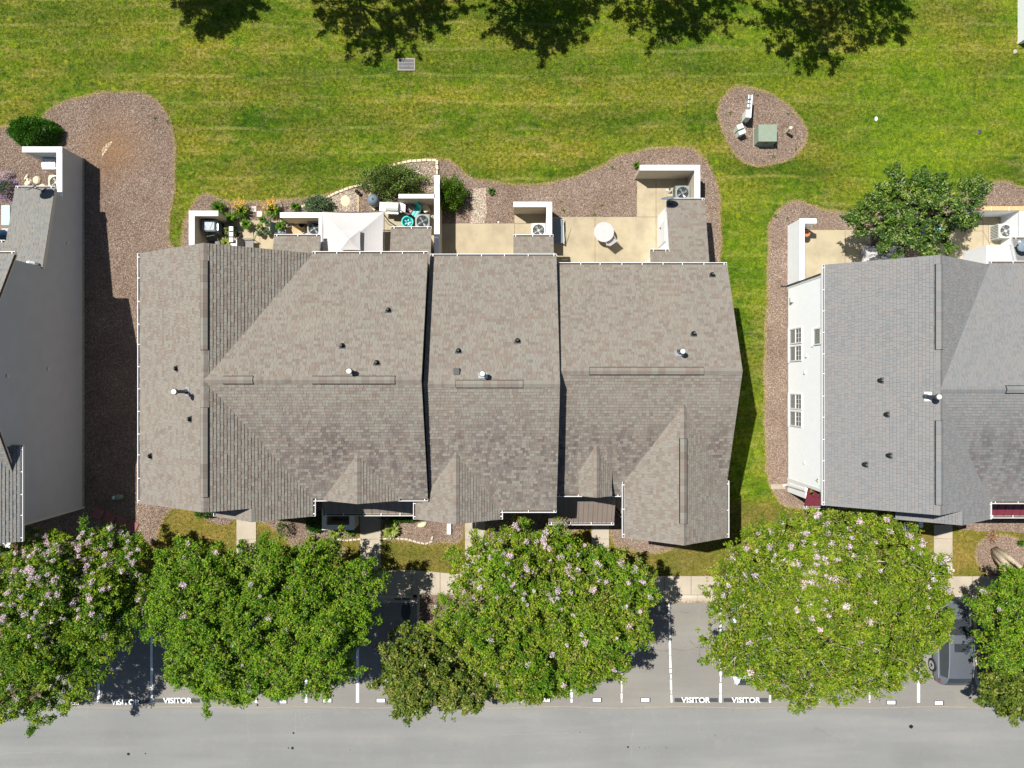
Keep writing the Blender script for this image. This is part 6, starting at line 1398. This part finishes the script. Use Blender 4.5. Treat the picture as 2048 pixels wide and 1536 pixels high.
    for s_ in range(stems):
        a = 2 * math.pi * s_ / stems + random.uniform(-.3, .3); e = ctr.copy(); sp = splay * min(max(xs_) - min(xs_), max(ys_) - min(ys_)) * .22
        e.x += math.cos(a) * sp; e.y += math.sin(a) * sp; e.z = zlow + random.uniform(0, .5); b = base + Vector((math.cos(a) * .12, math.sin(a) * .12, -.05)); m = b.lerp(e, .5) + Vector((0, 0, .35))
        mb.tube([b, b.lerp(m, .5) + Vector((0, 0, .1)), m, e], [.10 * srad, .085 * srad, .07 * srad, .05 * srad], 8); tips.append(e)
    mb.build('trunk', bark, t, world=True, smooth=True); mb = MB()
    for i in range(len(C)):
        c = Vector([float(q) for q in C[i]]); e = min(tips, key=lambda q: (q - c).length); m = e.lerp(c, .55) + Vector((random.uniform(-.2, .2), random.uniform(-.2, .2), .2)); rr = float(r[i])
        mb.tube([e, m, c], [.045, .03, .018], 5)
        for k in range(4 if bark == 'pale_bark' else 2):
            dd = Vector((random.uniform(-1, 1), random.uniform(-1, 1), random.uniform(.2, 1))).normalized(); mb.tube([c, c + dd * rr * .55, c + dd * rr * .98 + Vector((0, 0, .05))], [.014, .010, .005], 4)
    mb.build('branches', bark, t, world=True)
    if bloom:
        n, fn, m = bloom; wgt = fn(SP[:, 0], SP[:, 1]) * (li < len(C)) * np.clip(dv[:, 2], 0, 1); wgt = wgt / wgt.sum(); ids = rng.choice(per, n, replace=False, p=wgt); protos = []
        for q in range(5):
            nn = 70; pp = unit(rng.normal(size=(nn, 3))) * rng.uniform(.3, 1, (nn, 1)) * np.array([1, 1, 1.3]) * rng.uniform(*pom); pv = leaves_at(pp, unit(pp), .028, .024, .6)
            o = fastmesh('blossom', m, pv, 4, rng.uniform(0, 1, nn)); protos.append(o.data); bpy.data.objects.remove(o)
        for i in ids:
            o = bpy.data.objects.new('blossom', random.choice(protos)); col.objects.link(o); o.parent = t; p = SP[i] + dv[i] * .12 + np.array([0, 0, .14])
            o.location = Vector([float(q) for q in p]) - t.location; o.rotation_euler = (random.uniform(-.5, .5), random.uniform(-.5, .5), random.uniform(0, 6)); o.scale = (random.uniform(.7, 1.25),) * 3
    return t
A_ = [(-60,1095),(20,1115),(60,1090),(110,1068),(180,1075),(250,1070),(295,1090),(292,1150),(285,1230),(262,1285),(208,1318),(192,1362),(165,1398),(130,1425),(90,1445),(0,1440),(-60,1440)]
B_ = [(310,1105),(360,1085),(430,1095),(470,1082),(500,1098),(560,1078),(600,1100),(650,1085),(680,1112),(735,1122),(762,1170),(745,1210),(757,1255),(708,1305),(698,1355),(662,1392),(610,1392),(560,1390),(500,1400),(470,1415),(410,1412),(370,1400),(338,1370),(333,1320),(296,1290),(290,1220),(303,1150)]
C_ = [(885,1115),(930,1100),(960,1090),(990,1068),(1015,1050),(1075,1062),(1135,1062),(1160,1090),(1210,1105),(1250,1112),(1300,1125),(1320,1180),(1293,1230),(1310,1285),(1255,1315),(1250,1355),(1205,1370),(1185,1395),(1120,1392),(1105,1422),(1060,1405),(1040,1422),(1000,1390),(950,1350),(900,1290),(850,1250),(892,1190),(905,1140)]
D_ = [(770,1295),(800,1270),(850,1262),(905,1290),(950,1325),(1005,1370),(985,1398),(955,1420),(930,1434),(900,1412),(860,1420),(818,1448),(785,1418),(770,1370),(760,1330)]
E_ = [(1500,1065),(1530,1055),(1570,1038),(1600,1020),(1650,1022),(1740,1012),(1790,1028),(1835,1050),(1865,1085),(1880,1115),(1898,1180),(1906,1240),(1875,1285),(1862,1335),(1815,1375),(1775,1402),(1730,1390),(1700,1422),(1660,1412),(1610,1442),(1572,1395),(1530,1385),(1490,1365),(1450,1352),(1418,1330),(1432,1260),(1432,1190),(1437,1120),(1475,1092)]
F_ = [(1975,1185),(2000,1166),(2048,1158),(2120,1150),(2200,1160),(2200,1340),(2048,1350),(1992,1338),(1990,1290),(1966,1230)]
G_ = [(1970,1352),(2000,1343),(2060,1343),(2120,1360),(2110,1445),(2048,1445),(2010,1426),(1983,1400)]
H_ = [(1748,402),(1772,374),(1810,355),(1868,340),(1908,350),(1945,374),(1968,402),(1955,422),(1925,440),(1915,468),(1878,486),(1830,496),(1795,490),(1770,478),(1752,450),(1712,448),(1698,436),(1732,420)]
yline = lambda y0, s: (lambda x, y: 1 / (1 + np.exp(-(y - y0) * s)) + .05)
tree('crape_myrtle', 'crape myrtle thick with pink blossom at the lower left corner', 'tree', A_, W(100, 1135), 6.6, 3.2, ['crape_leaf_deep', 'crape_leaf_lime'], 85, 190000, bloom=(260, yline(-9.0, .9), 'pink_petal'), grp='crape myrtles along the parking stalls')
tree('crape_myrtle', 'almost bloomless deep green crape myrtle, second from the left', 'tree', B_, W(530, 1135), 6.6, 3.2, ['crape_leaf_deep', 'crape_leaf_deep', 'crape_leaf_lime'][:2], 110, 250000, bloom=(22, yline(-9.5, .4), 'pink_petal'), grp='crape myrtles along the parking stalls')
tree('crape_myrtle', 'blossom speckled crape myrtle left of the two empty visitor stalls', 'tree', C_, W(1085, 1138), 6.8, 3.2, ['crape_leaf_lime', 'crape_leaf_deep'], 105, 235000, bloom=(170, yline(-9.3, 1.2), 'pink_petal'), grp='crape myrtles along the parking stalls')
tree('crape_myrtle', 'bright lime crape myrtle spreading over the pale car', 'tree', E_, W(1640, 1140), 6.8, 3.3, ['crape_leaf_lime', 'crape_leaf_lime'], 170, 265000, bark='pale_bark', bloom=(150, yline(-8.6, 1.0), 'pink_petal'), grp='crape myrtles along the parking stalls')
tree('crape_myrtle', 'crape myrtle with a tan forked trunk cut by the right edge', 'tree', F_, W(1990, 1103), 6.2, 3.2, ['crape_leaf_deep'], 50, 100000, bloom=(12, yline(-10, .3), 'pink_petal'), grp='crape myrtles along the parking stalls', splay=.8, bark='pale_bark', srad=1.9, shift=(1.2, .5))
tree('magnolia', 'small dark magnolia with olive leaves on the middle parking island', 'tree', D_, W(892, 1320), 5.0, 2.0, ['magnolia_leaf'], 60, 46000, size=.07, lobe_r=(.35, .65), edge=1.4, grp='magnolias on the parking islands', stems=3)
tree('magnolia', 'small dark magnolia at the right edge on the right parking island', 'tree', G_, W(2030, 1360), 4.6, 2.0, ['magnolia_leaf'], 34, 28000, size=.07, lobe_r=(.35, .65), edge=1.4, grp='magnolias on the parking islands', stems=3)
tree('patio_tree', 'loose dark glossy tree leaning over the patios behind the grey roof', 'tree', H_, W(1840, 440), 5.2, 2.4, ['rear_tree_leaf'], 42, 42000, size=.062, lobe_r=(.28, .62), edge=1.3, sprig=1.6, fill=.05, stems=3)
for i, (px, rr, tip, lab) in enumerate(((440, 2.2, 60, 'first of the shade trees past the top edge, at the left'), (770, 3.9, 112, 'second shade tree past the top edge, above the lawn grate'), (1075, 3.3, 100, 'third shade tree past the top edge, in the middle'), (1340, 3.9, 92, 'fourth shade tree past the top edge'), (1645, 4.4, 140, 'rightmost shade tree past the top edge, its leaves just entering the picture'))):
    cx = (px - 1024) * HC / FPX - 2.7; y0_ = (768 - tip) * HC / FPX + 1.85; cy_ = y0_ + rr * .9; N = 14
    poly = [(cx + rr * random.uniform(.8, 1.15) * math.cos(2 * math.pi * k / N), cy_ + rr * .9 * random.uniform(.82, 1.12) * math.sin(2 * math.pi * k / N)) for k in range(N)]
    tree('shade_tree', lab, 'tree', poly, (cx, cy_ + .5), 8.3, 5.0, ['shade_tree_leaf'], 55, 60000, size=.055, world_outline=True, grp='shade trees beyond the top edge', stems=3, edge=1.6, sprig=1.8, fill=.25)

# ------------------------------------------------------------------ shrubs and flowers
def bush(label, px, py, rx, ry, h, m, n, size=.03, z=.03, name='shrub', cat='shrub', rough=.12, round_=True, lift=0, grp=None, upright=.5):
    """rx, ry in photo pixels at mid height"""
    s_ = (HC - h * .5) / FPX; X, Y = (px - 1024) * s_, (768 - py) * s_; rx *= s_; ry *= s_; t = thing(name, label, cat, (X, Y, 0), group=grp)
    d = rng.normal(size=(n, 3)); d[:, 2] = np.abs(d[:, 2]) * 1.5 + .02; d = unit(d); k = 1 + rough * (np.sin(d[:, 0] * 9 + px) * np.cos(d[:, 1] * 8 + py) + rng.normal(size=n) * .5)
    rad = (1 - rng.beta(1, 4, n) * .5) * k; P = np.stack([X + d[:, 0] * rx * rad, Y + d[:, 1] * ry * rad, z + lift + d[:, 2] * (h - lift) * rad], 1)
    v = leaves_at(P, d + np.array([0, 0, upright]), size, size * .5, .6); fastmesh('foliage', m, v, 4, np.clip(rng.normal(.5, .24, n), 0, .999), t, kind='stuff')
    mb = MB()
    for k_ in range(10): a = random.uniform(0, 6.28); mb.tube([(0, 0, 0), (math.cos(a) * rx * .4, math.sin(a) * ry * .4, h * .5), (math.cos(a) * rx * .75, math.sin(a) * ry * .75, h * .8)], [.025, .015, .008], 5)
    mb.build('stems', 'bark', t); return t
def strap(label, px, py, r, h, m, n, w=.022, z=.03, name='daylily', cat='plant', grp=None, flowers=None, fpos=None, base_h=0):
    """clump of arching leaves"""
    s_ = (HC - h * .6 - z) / FPX; X, Y = (px - 1024) * s_, (768 - py) * s_; r *= s_; t = thing(name, label, cat, (X, Y, z), group=grp); mb = MB()
    for i in range(n):
        a = random.uniform(0, 6.283); L = r * random.uniform(.5, 1.08); hh = h * random.uniform(.6, 1.05); d = Vector((math.cos(a), math.sin(a), 0)); sd = Vector((-d.y, d.x, 0)); prev = None; tn = random.random()
        pts = [(0.02, base_h), (.35 * L, base_h + hh * .8), (.7 * L, base_h + hh), (L, base_h + hh * .62)]; ws = [w * .6, w, w * .85, .002]; q = []
        for (u_, zz), ww in zip(pts, ws): q.append((d * u_ + sd * ww + Vector((0, 0, zz)), d * u_ - sd * ww + Vector((0, 0, zz))))
        for (a1_, b1_), (a2_, b2_) in zip(q, q[1:]): mb.poly([tuple(a1_), tuple(b1_), tuple(b2_), tuple(a2_)], tn)
    mb.build('leaves', m, t)
    if flowers:
        nf, fm = flowers; fx, fy = fpos or (0, 0); P = np.stack([rng.normal(size=nf) * r * .48 + fx * r, rng.normal(size=nf) * r * .30 + fy * r, h + rng.uniform(.0, .12, nf)], 1)
        P = np.repeat(P, 6, 0) + rng.normal(size=(nf * 6, 3)) * .016; v = leaves_at(P, rng.normal(size=P.shape), .026, .016, 1.0); fastmesh('flowers', fm, v, 4, rng.uniform(0, 1, len(P)), None)
        o = bpy.data.objects[[q.name for q in bpy.data.objects if q.name.startswith('flowers')][-1]]; o.parent = t; o['kind'] = 'stuff'
    return t
bush('dense round clipped green shrub above the left house', 62, 262, 50, 32, 1.5, 'boxwood_leaf', 17000, .045, rough=.07)
bush('big sprawling dark green shrub behind the silver grill', 782, 360, 60, 30, 1.4, 'rear_tree_leaf', 12000, .045, rough=.3); bush('bright green fountain shaped shrub right of the tall white capped wall', 901, 386, 29, 32, 1.5, 'fresh_leaf', 7000, .045, rough=.28, upright=.9)
strap('green strap leaf clump beside the left white capped wall', 437, 416, 19, .55, 'fresh_leaf', 80)
strap('daylily clump topped with orange yellow flowers', 482, 422, 20, .6, 'fresh_leaf', 90, flowers=(85, 'yellow_petal'), fpos=(0, .6)); strap('daylily clump with lemon yellow flowers by the low patio wall', 545, 420, 20, .6, 'fresh_leaf', 90, flowers=(85, 'yellow_petal'), fpos=(-.15, .5))
strap('small bright green tuft just above the low patio wall', 590, 413, 12, .4, 'fresh_leaf', 50); bush('fleshy pale green shrub above the low patio wall', 636, 408, 30, 18, .8, 'succulent_leaf', 1800, .06, rough=.2)
for px, py, r_, l in ((495, 450, 13, 'sprawling potted plant at the top of the pale patio'), (528, 441, 9, 'upright potted plant by the stepping stones'), (522, 455, 8, 'yellow green potted plant beside the upright one'), (541, 450, 8, 'round potted plant left of the plant chair'), (536, 465, 8, 'low grey green potted plant'), (521, 468, 7, 'small round potted plant nearest the curved hook'), (545, 466, 6, 'tiny potted plant right of the grey green one'), (566, 456, 12, 'leafy potted plant sitting on the framed chair'), (463, 437, 14, 'dark potted shrub at the shade edge by the stepping stones'), (458, 462, 11, 'lanky yellow green plant at the shade edge'), (455, 488, 14, 'yellow green hosta at the roof edge'), (571, 440, 9, 'hanging plant below the end of the low wall'), (472, 466, 6, 'spiky little plant in the middle of the patio')):
    X, Y = W(px, py, .3); hh = .5 if 'chair' in l else .26
    t = strap(l, px, py, r_, .32, 'hosta_leaf' if 'yellow' in l else ('succulent_leaf' if 'grey' in l or 'round' in l else 'fresh_leaf'), 36 + r_ * 3, .03, z=.055, name='potted_plant', grp='potted plants on the left patio', base_h=hh - .05)
    MB().lathe([(.09, 0), (.13, hh - .04), (.11, hh - .04), (0, hh - .06)], n=12).build('pot', 'terracotta' if px % 2 else 'charcoal', t)
bush('purple and white flower mound at the edge by the satellite dish', 12, 378, 30, 24, .6, 'purple_petal', 1800, .03, name='flower_mound'); bush('leafy green middle of the purple flower mound', 12, 376, 18, 18, .72, 'boxwood_leaf', 900, .04, name='flower_mound'); bush('pink flower drift above the purple mound', 14, 348, 14, 7, .4, 'pink_petal', 500, .03, name='flower_mound')
# beds in front of the houses
strap('yellow green hosta below the shaded white enclosure', 668, 1066, 14, .4, 'hosta_leaf', 70, .05, name='hosta'); strap('low green clump right of the yellow hosta', 701, 1064, 12, .35, 'fresh_leaf', 60, name='hosta')
strap('variegated pale hosta beside the middle front walk', 782, 1061, 19, .45, 'hosta_leaf', 110, .06, name='hosta'); bush('dark green shrub row under the brown metal porch gutter', 802, 1037, 40, 9, .6, 'boxwood_leaf', 2600, .035); bush('dark shrub in the shade left of the white enclosure', 628, 1045, 20, 22, 1.0, 'boxwood_leaf', 3500, .035)
bush('small dark shrub under the left front gable edge', 408, 1027, 22, 9, .7, 'boxwood_leaf', 1500, .035); bush('lime shrub at the foot of the taupe wall corner', 44, 1068, 12, 14, .8, 'fresh_leaf', 1200, .03); bush('thin leggy green sapling left of the front walk', 565, 1055, 8, 22, 1.3, 'fresh_leaf', 700, .035)
bush('olive shrub behind the leggy sapling, above the second tree', 648, 1085, 14, 12, 1.6, 'hosta_leaf', 700, .035)
strap('small dark green plant on the mulch right of the cream stone strip', 983, 382, 9, .3, 'boxwood_leaf', 40); strap('green tuft at the corner of the large L shaped wall', 1273, 330, 9, .25, 'fresh_leaf', 36)
strap('weedy tuft near the forked trunk', 2043, 1085, 9, .5, 'boxwood_leaf', 40); strap('dry brown grass clump on the tree ring', 1985, 1073, 14, .2, 'dead_leaf', 60)
WL = iter(['weed at the left side of the utility island', 'weed near the top of the utility island', 'weed at the upper right of the utility island', 'weed at the lower right of the utility island', 'weed at the bottom of the utility island', 'weed above the white air conditioner wall, upper one', 'weed above the round table', 'weed right of the small L shaped wall', 'weed at the concrete edge above the round table', 'weed in front of the lower front bed', 'weed in the bark above the large L shaped wall', 'weed at the tip of the right bark bed', 'weed just right of the bark bed tip', 'weed in the bark left of the large L shaped wall', 'weed at the upper right of the big left bark bed', 'weed by the turf edge of the big left bark bed'])
for px, py in ((1460, 226), (1515, 190), (1577, 228), (1592, 297), (1547, 312), (1122, 402), (1205, 410), (1128, 421), (1188, 428), (640, 1060), (1300, 344), (1550, 432), (1575, 436), (1225, 335), (310, 236), (335, 243)):
    strap('tiny green ' + next(WL), px, py, random.uniform(3.5, 6), .1, 'fresh_leaf', 14, .012, name='weed', cat='weed', grp='weeds in the mulch')
for o in list(bpy.data.objects):
    for k in ('label', 'category', 'group', 'kind'):
        if k in o and o[k] is None: del o[k]
